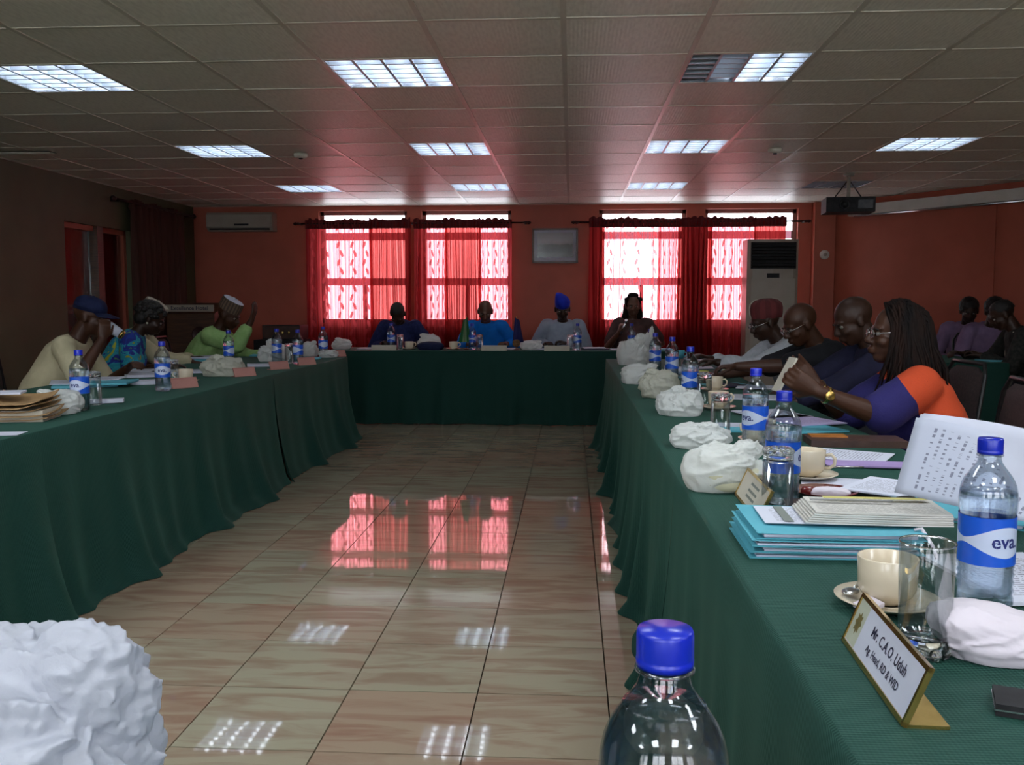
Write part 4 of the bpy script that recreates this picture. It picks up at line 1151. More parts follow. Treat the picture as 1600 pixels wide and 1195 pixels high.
# woman in the blue print
t, HX, J = person('woman with short black hair in a blue and teal print dress and pearl necklace', -3.40, 6.62, R(-72), short='the woman in blue print', lean=20, bend=10, head=(32, 5, 0), female=True,
    hands=[(PY(255, 572, 6.9), None, (0, 0, -1)), (PY(262, 575, 6.5), None, (0, 0, -1))], skin='skin2', shirt=M['print'], sleeve=.8, girth=1.12, seed=2, group='people at the left row')
b = MB(); rnd = random.Random(3)
for k in range(150):
    th = rnd.uniform(0, 2 * PI); ph = rnd.uniform(-.15, 1.5)
    if math.sin(th) > .55 and ph < .55: continue
    b.ell((.082 * math.cos(th) * math.cos(ph), -.02 + .104 * math.sin(th) * math.cos(ph), .02 + .092 * math.sin(ph)), (.022, .022, .019), HX, 7, 5)
b.ell((0, -.03, .03), (.085, .1, .09), HX); b.ell((0, -.055, -.03), (.075, .06, .06), HX)
b.build('hair', M['hair'], t)
nk = MB()
for k in range(34):
    a = 2 * PI * k / 34
    nk.ell(J['nb'] + Vector((1, 0, 0)) * .078 * math.cos(a) + J['fw'] * (.082 * math.sin(a) + .01) + J['up'] * (-.012 - .035 * max(0, math.sin(a))), (.0068, .0068, .0068), None, 8, 6)
nk.build('pearl_necklace', M['pearl'], t)
for sx in (-1, 1): MB().ell((sx * .086, -.002, -.042), (.008, .008, .008), HX, 8, 6).build('earring', M['pearl'], t)
# man in the cream robe behind her
t, HX, J = person('man in a cream robe and embroidered cream cap behind the woman in blue', -3.72, 7.32, R(-80), lean=22, bend=12, head=(25, -8, 0), short='the man in the cream robe',
    hands=[(PY(300, 560, 7.5), None, (0, 0, -1)), (PY(300, 566, 7.2), None, (0, 0, -1))], shirt=M['cream_cotton'], sleeve=1.8, robe=True, girth=1.1, seed=3, group='people at the left row')
kufi(t, HX, M['kufi_stripe'], M['kufi_cream'])
# man in green
t, HX, J = person('man in a lime green kaftan and brown striped cap resting his hand on his face', -3.30, 7.98, R(-86), short='the man in lime green', lean=18, bend=16, head=(22, -12, 0),
    hands=[(PY(425, 556, 8.3), None, (0, 0, -1)), (PY(393, 500, 7.75), (.35, 0, 1), (-1, .2, 0), (.5, -.2, -1))], shirt=M['lime_damask'], sleeve=1.6, girth=1.15, robe=True, seed=4, group='people at the left row', curls=(.6, .25))
kufi(t, HX, M['kufi_stripe_b'], M['paper'], h=.10)

# ---------------- head table, facing the camera
Yh = 10.42
def hx(px): return PY(px, 500, Yh).x
t, HX, J = person('bald man in a navy kaftan writing with head bowed, left end of the head table', hx(629), Yh, WB, short='the man in navy', lean=14, bend=14, head=(48, 0, 0), skin='skin2',
    hands=[(G(655, 541) + Vector((0, .02, .03)), None, (0, 0, -1)), (G(597, 541) + Vector((0, .02, .03)), None, (0, 0, -1))], shirt=M['navy_brocade'], sleeve=1.85, seed=5, group='people at the head table', girth=1.1)
baldhair(t, HX)
t, HX, J = person('bald man in a bright blue kaftan at the middle of the head table', hx(762), Yh, R(176), short='the man in bright blue', lean=12, bend=10, head=(26, 8, 0), skin='skin3',
    hands=[(G(790, 541) + Vector((0, 0, .03)), None, (0, 0, -1)), (G(735, 541) + Vector((0, 0, .03)), None, (0, 0, -1))], shirt=M['bright_blue'], sleeve=1.7, seed=6, group='people at the head table', girth=1.1, s=.97)
pk = MB().loft([(J['chest'] + J['fw'] * .128 + J['up'] * .10 - J['fw'] * .035, (.022, 0, 0), J['fw'] * .008), (J['chest'] + J['fw'] * .139, (.028, 0, 0), J['fw'] * .01), (J['chest'] + J['fw'] * .150 - J['up'] * .16, (.028, 0, 0), J['fw'] * .012)], 10)
pk.build('yellow_placket', M['yellow_placket'], t)
t, HX, J = person('man in a pale grey-blue kaftan and royal blue cap at the head table', hx(882), Yh, R(172), short='the man in grey-blue', lean=12, bend=10, head=(20, 10, 0), skin='skin2',
    hands=[(G(885, 541) + Vector((0, 0, .03)), None, (0, 0, -1)), (G(852, 541) + Vector((0, 0, .03)), None, (0, 0, -1))], shirt=M['pale_grey_blue'], sleeve=1.85, robe=True, seed=7, group='people at the head table', girth=1.1)
Xc = HX @ Matrix.Translation((0, -.012, .05)) @ Matrix.Rotation(-.1, 4, 'X')
MB().loft([((0, 0, -.01), (.083, 0, 0), (0, .103, 0)), ((0, 0, .04), (.084, 0, 0), (0, .102, 0)), ((.012, -.005, .085), (.07, 0, 0), (0, .085, .01)), ((.03, -.01, .115), (.045, 0, .01), (0, .055, 0)), ((.035, -.01, .125), (.01, 0, 0), (0, .012, 0))], 24, Xc).build('cap', M['royal_blue_cap'], t)
mic_p = PY(977, 506, 10.10)
t, HX, J = person('woman in a dark brown satin dress speaking into a microphone', hx(988), Yh, R(178), short='the woman with the microphone', lean=4, bend=6, head=(6, 4, 0), skin='skin3', female=True,
    hands=[(G(1010, 541) + Vector((0, 0, .03)), None, (0, 0, -1)), (PY(967, 520, 10.14), (.15, -.2, .8), (.8, .1, .1), (-.5, -.1, -1))], shirt=M['brown_satin'], sleeve=.75, seed=8, group='people at the head table', girth=1.2, curls=(.6, 1.1))
b = MB(); b.ell((0, -.03, .035), (.087, .1, .092), HX); b.loft([((-.0, -.06, .06), (.086, 0, 0), (0, .06, 0)), ((0, -.05, -.03), (.10, 0, 0), (0, .055, 0)), ((0, -.06, -.13), (.12, 0, 0), (0, .05, 0)), ((0, -.07, -.24), (.11, 0, 0), (0, .04, 0))], 20, HX)
b.ell((.0, -.01, .118), (.06, .05, .028), HX); b.ell((-.075, .01, .075), (.025, .03, .022), HX); b.ell((.07, .01, .075), (.03, .03, .022), HX)
remesh(b, 'hair', M['hairbrown'], t, .008, 2, wr=.004, wscale=30)
mt = thing('microphone', 'silver microphone held up by the woman in brown', 'microphone')
a_ = PY(971, 519, 10.10); b_ = PY(978, 503, 10.06); d = (b_ - a_).normalized()
mt.matrix_world = Matrix.Translation(a_) @ Vector((0, 0, 1)).rotation_difference(d).to_matrix().to_4x4()
MB().lathe([(.010, -.04), (.012, .03), (.015, .11), (.012, .112)], 14).build('handle', M['chrome'], mt)
MB().ell((0, 0, .135), (.025, .025, .028)).build('grille', M['chrome'], mt)

# ---------------- right row, facing left
def seat(px, X_):   # where the sight line at column px crosses the plane x = X_
    d = ray(px, 500); return d.y * X_ / d.x
XS = 1.42
yy = seat(1206, 1.36)
t, HX, J = person('man in white lace robe and striped maroon cap leaning over papers', 1.66, yy, R(96), short='the man in white', lean=26, bend=12, head=(20, 4, 0), skin='skin2',
    hands=[(PY(1120, 566, yy - .25), None, (0, 0, -1)), (PY(1108, 560, yy + .1), None, (0, 0, -1))], shirt=M['white_lace'], sleeve=1.7, robe=True, seed=9, group='people at the right row', girth=1.12, vox=.007)
Xc = HX @ Matrix.Translation((0, -.022, .035)) @ Matrix.Rotation(.28, 4, 'X')
V = []; F = []; UV = []; n = 40
prof = ((.96, -.01), (1.03, .02), (1.05, .055), (.98, .085), (.75, .108), (.4, .118), (.02, .12))
for j, (r, z) in enumerate(prof):
    for i in range(n + 1):
        a = 2 * PI * i / n; V.append(Xc @ Vector((.086 * r * math.cos(a), .108 * r * math.sin(a), z + .003 * math.sin(a * 9)))); UV.append((i / n, j / 6))
for j in range(len(prof) - 1):
    for i in range(n): q = j * (n + 1) + i; F.append((q, q + 1, q + n + 2, q + n + 1))
cp = link_mesh('cap', V, F, M['maroon_stripe'], t, smooth=True, uv=UV)
for a in (1.2, 1.45, 4.6):
    pts = [Xc @ Vector((.0875 * r * math.cos(a), .1095 * r * math.sin(a), z + .002)) for r, z in prof[:-1]]
    MB().tube(pts, .0035, 6).build('white_stripe', M['creampaper'], cp)
glasses(t, HX)

yy = seat(1254, 1.33)
t, HX, J = person('bald man with glasses in a black shirt reading papers', 1.64, yy, R(98), short='the bald man with glasses', lean=24, bend=10, head=(26, 4, 0), skin='skin',
    hands=[(PY(1130, 575, yy - .2), None, (0, 0, -1)), (PY(1120, 588, yy + .05), None, (0, 0, -1))], shirt=M['black_shirt'], sleeve=.85, seed=10, group='people at the right row', vox=.006, girth=1.1)
glasses(t, HX)
yy = seat(1330, 1.42)
t, HX, J = person('bald man in a navy shirt partly hidden behind the woman in orange', 1.70, yy, R(92), short='the bald man in navy', lean=16, bend=10, head=(26, 0, 0), skin='skin2',
    hands=[(PY(1215, 640, yy - .2), None, (0, 0, -1)), (PY(1205, 620, yy + .1), None, (0, 0, -1))], shirt=M['navy_shirt'], sleeve=1.7, seed=11, group='people at the right row', vox=.007, girth=1.1)
# woman in orange and blue with phone
yw = 3.72
pp = PY(1236, 578, 3.62)
t, HX, J = person('woman with long braids in an orange and blue dress holding up a phone', 1.44, yw, R(84), short='the woman in orange and blue', s=.93, hipz=.50, lean=11, bend=10, head=(-2, 4, 0), skin='skin', female=True,
    hands=[(PY(1278, 612, 3.42), (-.8, .1, .45), (0, 1, .3), (.25, -.6, -1)), (PY(1275, 600, 3.78), (-.8, -.1, .75), (0, -1, 0), (.3, .6, -1))], shirt=M['orangeblue'], sleeve=.9, seed=12, group='people at the right row', vox=.0055, girth=1.28, curls=(.55, .18))
glasses(t, HX)
# braids
b = MB(); rnd = random.Random(5)
b.ell((0, -.030, .034), (.083, .094, .086), HX, 20, 14)
hw_inv = HX.inverted()
for k in range(190):
    th = rnd.uniform(PI * .02, PI * 1.0) + PI       # back half and sides
    if rnd.random() < .35: th = rnd.choice([rnd.uniform(-.25, .30), rnd.uniform(PI - .30, PI + .25)])
    ph = rnd.uniform(-.1, 1.2)
    c = Vector((math.cos(th) * math.cos(ph) * .088, -.03 + .100 * math.sin(th) * math.cos(ph), .034 + .090 * math.sin(ph)))
    p0 = HX @ c
    topc = HX @ Vector((rnd.uniform(-.02, .02), .045, .118))
    outd = (HX.to_3x3() @ Vector((math.cos(th), math.sin(th), 0))); outd.z = 0
    if outd.length > 0: outd.normalize()
    ln = rnd.uniform(.26, .36) if math.sin(th) < .1 else rnd.uniform(.2, .3)
    q = p0 + outd * .02 + Vector((0, 0, -.10)); q2 = p0 + outd * rnd.uniform(.03, .055) + Vector((rnd.uniform(-.02, .02), rnd.uniform(-.02, .02), -.20)); q3 = q2 + Vector((rnd.uniform(-.02, .02), rnd.uniform(-.03, .01), -(ln - .16)))
    b.tube([topc, (topc + p0) * .5 + (HX.to_3x3() @ c).normalized() * .022, p0, q, q2, q3], [.004, .0055, .0055, .0052, .0045, .003], 5)
for k in range(80):   # braids falling over the near shoulder
    th = rnd.uniform(PI - .75, PI + .5); ph = rnd.uniform(-.2, .9)
    c = Vector((math.cos(th) * math.cos(ph) * .090, -.02 + .098 * math.sin(th) * math.cos(ph), .034 + .090 * math.sin(ph)))
    p0 = HX @ c; topc = HX @ Vector((rnd.uniform(-.03, .02), rnd.uniform(-.02, .05), .122))
    fy = rnd.uniform(-.05, .055)
    q = p0 + Vector((-.022, fy * .3, -.09)); q2 = p0 + Vector((rnd.uniform(-.055, -.035), fy * .8, -.17)); q3 = q2 + Vector((rnd.uniform(-.01, .02), fy * .5 + .01, -rnd.uniform(.06, .15)))
    b.tube([topc, (topc + p0) * .5 + (HX.to_3x3() @ c).normalized() * .026, p0, q, q2, q3], [.004, .006, .006, .0056, .005, .003], 5)
b.build('braids', M['hairbrown'], t)
# watch and bracelet on the near wrist
S, E, T, sx = J['arms'][0]; d = (E - T).normalized(); wc = T + d * .035
Xw = Matrix.Translation(wc) @ Vector((0, 0, 1)).rotation_difference(d).to_matrix().to_4x4()
wt = MB().lathe([(.029, -.006), (.032, -.006), (.032, .006), (.029, .006)], 22, Xw, closed=True).build('watch_strap', M['gold'], t)
ld = (Xw.inverted().to_3x3() @ (J['inv'].to_3x3() @ Vector((-.55, -.8, .25)))); ld.z = 0; ld.normalize()
Xf = Xw @ Matrix.Translation(ld * .033) @ Vector((0, 0, 1)).rotation_difference(ld).to_matrix().to_4x4()
MB().lathe([(.018, -.003), (.018, .004), (.014, .006), (0, .006)], 20, Xf).build('watch_face', M['gold'], t)
S, E, T, sx = J['arms'][1]; d = (E - T).normalized()
Xw = Matrix.Translation(T + d * .02) @ Vector((0, 0, 1)).rotation_difference(d).to_matrix().to_4x4()
MB().lathe([(.029, -.002), (.031, -.002), (.031, .003), (.029, .003)], 22, Xw, closed=True).build('bracelet', M['gold'], t)
ph = thing('phone', 'slim phone held up by the woman in orange and blue', 'phone')
ph.matrix_world = Matrix.Translation(PY(1226, 585, 3.60)) @ Matrix.Rotation(R(8), 4, 'Z') @ Matrix.Rotation(R(28), 4, 'Y')
MB().box((-.004, -.036, -.072), (.004, .036, .072)).build('casing', M['creampaper'], ph)
MB().box((.004, -.033, -.068), (.005, .033, .068)).build('screen', M['dark_plastic'], ph)

# person mostly outside the frame holding the booklet
yb = 1.95
t, HX, J = person('person at the right edge of the photo, only a hand holding a booklet in view', 1.62, yb, R(88), short='the person with the booklet', lean=12, bend=8, head=(22, 0, 0), skin='skin3',
    hands=[(PY(1640, 745, 1.62), (-1, .2, .1), (0, -1, 0), (.2, -.4, -1)), (PY(1640, 735, 2.0), (-1, -.1, .05), (0, -1, 0), (.2, .6, -1))], shirt=M['black_shirt'], sleeve=1.6, seed=13, group='people at the right row', curls=(.35, .35), vox=.007)
baldhair(t, HX)

# ---------------- three people at the side table
for (X_, yq, px, lb, sh_, sk, hd, rz) in ((3.98, 9.72, 1486, 'person in a lavender shirt at the far corner of the side table', 'lavender_cotton', 'skin2', (22, 0, 0), R(165)),
                              (3.90, 9.05, 1509, 'person in a pale purple shirt between the two others at the side table', 'lavender_cotton', 'skin2', (24, 0, 0), R(172))):
    t, HX, J = person(lb, X_, yq, rz, short='the ' + lb[:lb.index(' shirt')] .replace('person in ', 'person in ') + ' shirt', lean=14, bend=10, head=hd, skin=sk, shirt=M[sh_], sleeve=1.6, seed=int(px), group='people at the side table', vox=.009)
    b = MB(); b.ell((0, -.02, .045), (.088, .10, .09), HX, 20, 14); remesh(b, 'hair', M['hair'], t, .009, 1, wr=.006, wscale=40)
yq = 8.02
t, HX, J = person('man in a black jacket with a cream collar stripe at the side table', 3.84, yq - .10, R(80), short='the man in the black jacket', lean=16, bend=12, head=(30, 0, 0), skin='skin2', shirt=M['black_jacket'], sleeve=1.85, seed=22, group='people at the side table', vox=.008, girth=1.1,
    hands=[(Vector((3.38, yq - .12, TH + .04)), None, (0, 0, -1)), (Vector((3.34, yq + .15, TH + .04)), None, (0, 0, -1))], chair=True)
baldhair(t, HX)
nb = J['nb']; 
for sx in (-1, 1): MB().tube([nb + Vector((sx * .05, -.05, .0)) , nb + Vector((sx * .085, .01, -.015)) + J['fw'] * .02, J['chest'] + Vector((sx * .075, 0, 0)) + J['fw'] * .138, J['chest'] + Vector((sx * .05, 0, 0)) + J['fw'] * .155 - J['up'] * .14], .011, 8).build('cream_collar_stripe', M['kufi_cream'], t)
# empty chairs that show
make_chair('empty black metal framed chair behind the left row, at the left edge', -3.62, 4.95, R(-80), group=None)
make_chair('beige padded metal chair in front of the side table', 3.55, 6.6, R(15), M['beigefab'], None)
# ================================================================ things on the tables
def labelmat():
    m, nt, p = NT('blue_wave_bottle_label'); Lk = nt.links.new
    tc = node(nt, 'ShaderNodeTexCoord'); sx = node(nt, 'ShaderNodeSeparateXYZ'); Lk(tc.outputs['UV'], sx.inputs[0])
    def mth(op, a, b=None, c=None):
        q = node(nt, 'ShaderNodeMath', operation=op)
        for i, v in enumerate((a, b, c)):
            if v is None: continue
            if isinstance(v, (int, float)): q.inputs[i].default_value = v
            else: Lk(v, q.inputs[i])
        return q.outputs[0]
    # white band, wide where the word stands (u=.25,.75), pinched between
    c_ = mth('ABSOLUTE', mth('SINE', mth('MULTIPLY', sx.outputs[0], 2 * PI)))
    half = mth('MULTIPLY_ADD', mth('POWER', c_, 1.6), .27, .05)
    dist = mth('ABSOLUTE', mth('SUBTRACT', sx.outputs[1], .5))
    ins = mth('LESS_THAN', dist, half)
    mx = node(nt, 'ShaderNodeMix', data_type='RGBA'); mx.inputs[6].default_value = (.012, .09, .55, 1); mx.inputs[7].default_value = (.50, .56, .72, 1)
    Lk(ins, mx.inputs[0]); Lk(mx.outputs[2], p.inputs['Base Color']); p.inputs['Roughness'].default_value = .3
    return m
M['label'] = labelmat()
BH = .268
def make_bottle(detail=True, level=.186):
    n = 32 if detail else 18
    t = thing('water_bottle', '', 'bottle')
    base = [(.0, .006), (.018, .002), (.030, 0), (.037, .004), (.0405, .014)]
    ribs = []
    for k in range(4):
        z = .022 + k * .0125; ribs += [(.0408, z), (.0385, z + .006)]
    prof = base + ribs + [(.0408, .074), (.0400, .077), (.0400, .152), (.0412, .156), (.0418, .174), (.0412, .186), (.0388, .197), (.0345, .207), (.0285, .216), (.0225, .224), (.0178, .231), (.0160, .238), (.0150, .246)]
    MB().lathe(prof, n).build('shell', M['pet'], t)
    wprof = [(0, .009)] + [(max(r - .0016, .001), z + .0012) for r, z in prof[1:] if z < level] 
    rl = wprof[-1][0]; wprof += [(rl, level), (0, level)]
    MB().lathe(wprof, n).build('water', M['water'], t)
    V = []; F = []; UV = []; r = .0411
    for i in range(n + 1):
        a = 2 * PI * i / n
        for j, z in enumerate((.077, .114, .151)): V.append((r * math.cos(a), r * math.sin(a), z)); UV.append((i / n, j / 2))
    for i in range(n):
        for j in range(2): q = i * 3 + j; F.append((q, q + 3, q + 4, q + 1))
    lab = link_mesh('label', V, F, M['label'], t, smooth=True, uv=UV)
    if detail:
        for u in (.25, .75):
            for (s_, size, zc, mm) in (('eva.', .030, .115, 'navyink'),):
                v, f = text_geo(s_, size, s_ == 'eva.')
                out = []
                for p in v:
                    a = 2 * PI * (u + (.25 if s_ != 'eva.' else 0)) + p.x / .0414
                    out.append((.0414 * math.cos(a), .0414 * math.sin(a), zc + p.y))
                link_mesh('lettering', out, f, M[mm], lab)
    cap = MB(); m_ = 40 if detail else 16
    V = []; F = []
    for j, (r, z) in enumerate(((.0182, .2445), (.0184, .247), (.0184, .249), (.0180, .2495), (.0184, .251), (.0184, .2655), (.0172, .2685), (.0, .2688))):
        for i in range(m_):
            a = 2 * PI * i / m_; rr = r - (.0006 if (i % 2 and 4 <= j <= 5) else 0)
            V.append((rr * math.cos(a), rr * math.sin(a), z))
    for j in range(7):
        for i in range(m_): F.append((j * m_ + i, j * m_ + (i + 1) % m_, (j + 1) * m_ + (i + 1) % m_, (j + 1) * m_ + i))
    F.append(tuple(range(m_ - 1, -1, -1)))
    link_mesh('cap', V, F, M['capblue'], t, smooth=True)
    MB().lathe([(.0160, .2405), (.0192, .2415), (.0192, .2430), (.0160, .2445)], n).build('neck_ring', M['pet'], t)
    return t
bot = make_bottle(); bot_far = make_bottle(False); bot_full = make_bottle(True, .2195)
def put(o, p, rz, label, group, first=[]):
    if o in first: o = dup(o)
    else: first.append(o)
    o.location = (p[0], p[1], p[2] if len(p) > 2 else TH); o.rotation_euler = (0, 0, rz); o['label'] = label; o['group'] = group
    return o
def at(px, X_, h=TH):      # column px of the photo at room x = X_
    d = ray(px, 600); y = d.y * X_ / d.x; return Vector((X_, y, h))
def atY(px, Y, h=TH):
    d = ray(px, 600); return Vector((d.x / d.y * Y, Y, h))
bg_ = 'blue-capped water bottles on the tables'
put(bot_full, atY(1045, .583), .7, 'nearest blue-capped water bottle, in front of the camera', bg_)
put(bot, atY(1552, 1.46), R(18), 'blue-capped water bottle in front of the standing booklet, right table', bg_)
put(bot, atY(1226, 2.22), R(75), 'blue-capped water bottle behind the upturned glass, right table', bg_)
put(bot, atY(1181, 2.98), R(-50), 'blue-capped water bottle behind the long white bag, right table', bg_)
put(bot, atY(1078, 4.45), R(95), 'blue-capped water bottle between the grey-white bags and a glass, right table', bg_)
put(bot_far, atY(1049.5, 5.7), 1.0, 'blue-capped water bottle behind the pale bag, fifth bottle along the right table', bg_)
put(bot_far, atY(1023, 6.45), 2.0, 'blue-capped water bottle, nearer of the pair at the far end of the right table', bg_)
put(bot_far, atY(1015, 7.45), .3, 'blue-capped water bottle farther of the pair at the far end of the right table', bg_)
for px, py, lb in ((126, 641, 'blue-capped water bottle beside the brown paper parcel, left table'), (255, 611, 'blue-capped water bottle in front of the woman in blue, left table'),
           (358, 571, 'blue-capped water bottle in front of the man in lime green'), (433, 566, 'blue-capped water bottle beside the clear glass, left table far end'), (466, 569, 'blue-capped water bottle right of the clear glass, left table far end')):
    p = G(px, py); put(bot if py > 600 else bot_far, p, px * .1, lb, bg_)
put(bot_far, atY(506, 8.02), .5, 'blue-capped water bottle at the far corner of the left table', bg_)
for px, lb in ((612, 'blue-capped water bottle in front of the man in navy'), (738, 'blue-capped water bottle in front of the man in bright blue'), (902, 'blue-capped water bottle at the elbow of the man in grey-blue'), (986, 'blue-capped water bottle in front of the woman with the microphone')):
    put(bot_far, atY(px, 9.38), px * .1, lb, bg_)

# drinking glasses
M['pet2'] = thin('thin_tumbler_glass', (.95, .97, .97), .45, .02)
def make_glass():
    t = thing('drinking_glass', '', 'glass')
    n = 36
    outer = [(.024, .0), (.031, .002), (.034, .010), (.033, .018), (.0335, .03), (.0360, .153), (.0352, .155)]
    inner = [(.0338, .153), (.0315, .032), (.026, .024), (0, .022)]
    MB().lathe([(0, .004)] + outer + inner[:1] + [(.0335, .034)], n).build('tumbler', M['pet2'], t)
    MB().lathe([(0, .006), (.028, .006), (.0325, .010), (.0325, .028), (.028, .024), (0, .022)], n).build('thick_base', M['glass'], t)
    MB().lathe([(.0352, .1535), (.0362, .1535), (.0366, .1550), (.0357, .1565), (.0348, .155)], n, closed=True).build('rim', M['glass'], t)
    bb = None
    for k in range(9):
        a = 2 * PI * k / 9
        if bb is None: bb = MB().ell((0, 0, 0), (.0095, .0095, .008), None, 10, 8).build('base_bubble', M['glass'], t, loc=(.0265 * math.cos(a), .0265 * math.sin(a), .0082))
        else: o = bb.copy(); C.objects.link(o); o.location = (.0265 * math.cos(a), .0265 * math.sin(a), .0082)
    return t
gl_ = make_glass(); gg = 'clear glass tumblers'
put(gl_, G(1443, 1022), 0, 'clear tumbler standing upright in front of the cream cup, nearest', gg)
def put_inv(p, label):
    o = dup(gl_); o.location = (p[0], p[1], TH + .156); o.rotation_euler = (PI, 0, .3); o['label'] = label; o['group'] = gg
put_inv(G(1214, 806), 'clear tumbler upside down in front of a water bottle, right table')
put_inv(G(1125, 682), 'clear tumbler upside down behind the long white bag, right table')
put_inv(atY(1101, 4.32), 'clear tumbler upside down beside the water bottle, middle of the right table')
put_inv(G(147, 632), 'clear tumbler upside down behind the nearest left-table water bottle')
put_inv(G(270, 604), 'clear tumbler upside down beside the second left-table water bottle')
put_inv(G(452, 567), 'clear tumbler between two bottles at the far end of the left table')
for px, lb in ((626, 'clear tumbler upside down beside the bottle of the man in navy'), (750, 'clear tumbler upside down beside the bottle of the man in bright blue'), (891, 'clear tumbler upside down beside the bottle of the man in grey-blue')):
    put_inv(atY(px, 9.40), lb)

# cups and saucers
def make_cup():
    t = thing('cup', '', 'cup')
    MB().lathe([(0, .002), (.022, 0), (.026, .004), (.038, .014), (.0435, .024), (.0455, .072), (.0445, .0735), (.0425, .072), (.040, .024), (.03, .012), (0, .010)], 36).build('bowl', M['china'], t)
    MB().tube([(.044, 0, .060), (.060, 0, .063), (.070, 0, .052), (.068, 0, .036), (.056, 0, .026), (.043, 0, .026)], [.004, .0045, .0045, .0045, .0045, .004], 8).build('handle', M['china'], t)
    return t
def make_saucer(m):
    t = thing('saucer', '', 'saucer')
    MB().lathe([(0, .003), (.03, .0), (.035, .001), (.060, .008), (.078, .016), (.079, .018), (.060, .012), (.035, .0055), (0, .0055)], 40).build('plate', m, t)
    MB().lathe([(.024, .0056), (.026, .0075), (.028, .0056)], 30).build('well_rim', m, t)
    return t
cup = make_cup(); sau = make_saucer(M['china']); saum = make_saucer(M['maroonchina'])
def cupset(p, rz, where, s2=sau):
    put(s2, p, 0, 'cream saucer ' + where, 'cups and saucers')
    put(cup, (p[0], p[1], TH + .008), rz, 'cream china cup ' + where, 'cups and saucers')
p0 = G(1385, 948); cupset(p0, R(35), 'behind the nearest upright glass')
cupset(G(1262, 748), R(-25), 'behind the water bottle next to the maroon saucer')
cupset(G(1116, 612), R(-30), 'beside the grey tablet folder, right table')
cupset(G(1122, 640), R(10), 'behind the far upturned glass, right table')
cupset(G(1190, 692), R(170), 'right of the long white bag')
cupset(atY(640, 9.42), 0, 'right of the man in navy\'s glass')
cupset(atY(709, 9.42), 0, 'left of the small green flag')
cupset(G(290, 598), R(200), 'behind the pink name card, left table')
p = G(1288, 776); put(saum, p, 0, 'maroon saucer with a folded white napkin, right table', 'cups and saucers')
t = thing('spoon', 'steel teaspoon lying on the nearest saucer', 'spoon', (p0.x - .052, p0.y + .012, TH + .0185), R(55))
MB().ell((0, 0, .002), (.020, .013, .004)).build('bowl', M['chrome'], t)
MB().tube([(.018, 0, .003), (.05, 0, .004), (.09, 0, .003)], [.003, .002, .0035], 6).build('handle', M['chrome'], t)
t = thing('spoon', 'steel teaspoon beside the second cup of the right table', 'spoon', (G(1296, 742).x, G(1296, 742).y, TH + .02), R(-5))
MB().ell((0, 0, .002), (.020, .013, .004)).build('bowl', M['chrome'], t); MB().tube([(.018, 0, .003), (.05, 0, .004), (.09, 0, .003)], [.003, .002, .0035], 6).build('handle', M['chrome'], t)
t = MB().box((-.018, -.014, 0), (.018, .014, .007)).build('sugar_sachet', M['tissue'], None, loc=(p0.x - .040, p0.y - .040, TH + .0125)); t.rotation_euler = (R(8), R(-10), R(30)); tag(t, 'small white sugar sachet on the rim of the nearest saucer', 'sachet')

# crumpled things
def blob(size, seed, sharp, freq, sub=4, c=(0, 0, 0), boxy=.3, flat=.72, knot=None, pleats=9, pinch=.25, amp=.15):
    """bag film: pleats gather towards the knot direction and die out on the far side"""
    kn = (Vector(knot) if knot else Vector((0, 0, 1))).normalized()
    ax = kn.cross(Vector((.3, 1, .2))).normalized(); ay = kn.cross(ax)
    bm = bmesh.new(); bmesh.ops.create_icosphere(bm, subdivisions=sub, radius=1.0)
    out = []
    for v in bm.verts:
        d = v.co.normalized()
        q0 = Vector((d.x * .75, d.y, d.z * 1.15)) * freq + Vector((seed, seed * .3, 0))
        wob = Vector((noise.noise(q0 * .8), noise.noise(q0 * .8 + Vector((4, 0, 0))), noise.noise(q0 * .8 + Vector((0, 4, 0)))))
        a = 1 - abs(noise.noise(q0 + wob * .6)) * 2.4
        co = d.dot(kn); ph = math.atan2(d.dot(ay), d.dot(ax))
        g = max(0, min(1, (co + .55) / 1.5))
        w1 = 1 - abs(math.sin(ph * pleats / 2 + wob.x * 3.2 + seed)) * 1.0
        w2 = 1 - abs(math.sin(ph * pleats * 1.1 + wob.y * 5 + seed * 2)) * 1.0
        r = 1 + sharp * (a - .5) * .55 + amp * g * ((w1 ** 2.2) - .35) + amp * .45 * g * ((w2 ** 2) - .35)
        r -= pinch * max(0, co) ** 4
        x, y, z = d * r
        k = 1.0 / max(abs(d.x), abs(d.y), abs(d.z)) ** boxy
        x *= k; y *= k; z *= k if z < 0 else k ** .4
        z = max(z, -flat)
        out.append(Vector((c[0] + x * size[0] / 2, c[1] + y * size[1] / 2, c[2] + (z + flat) * size[2] / (1 + flat))))
    f = [tuple(q.index for q in p.verts) for p in bm.faces]; bm.free()
    return out, f
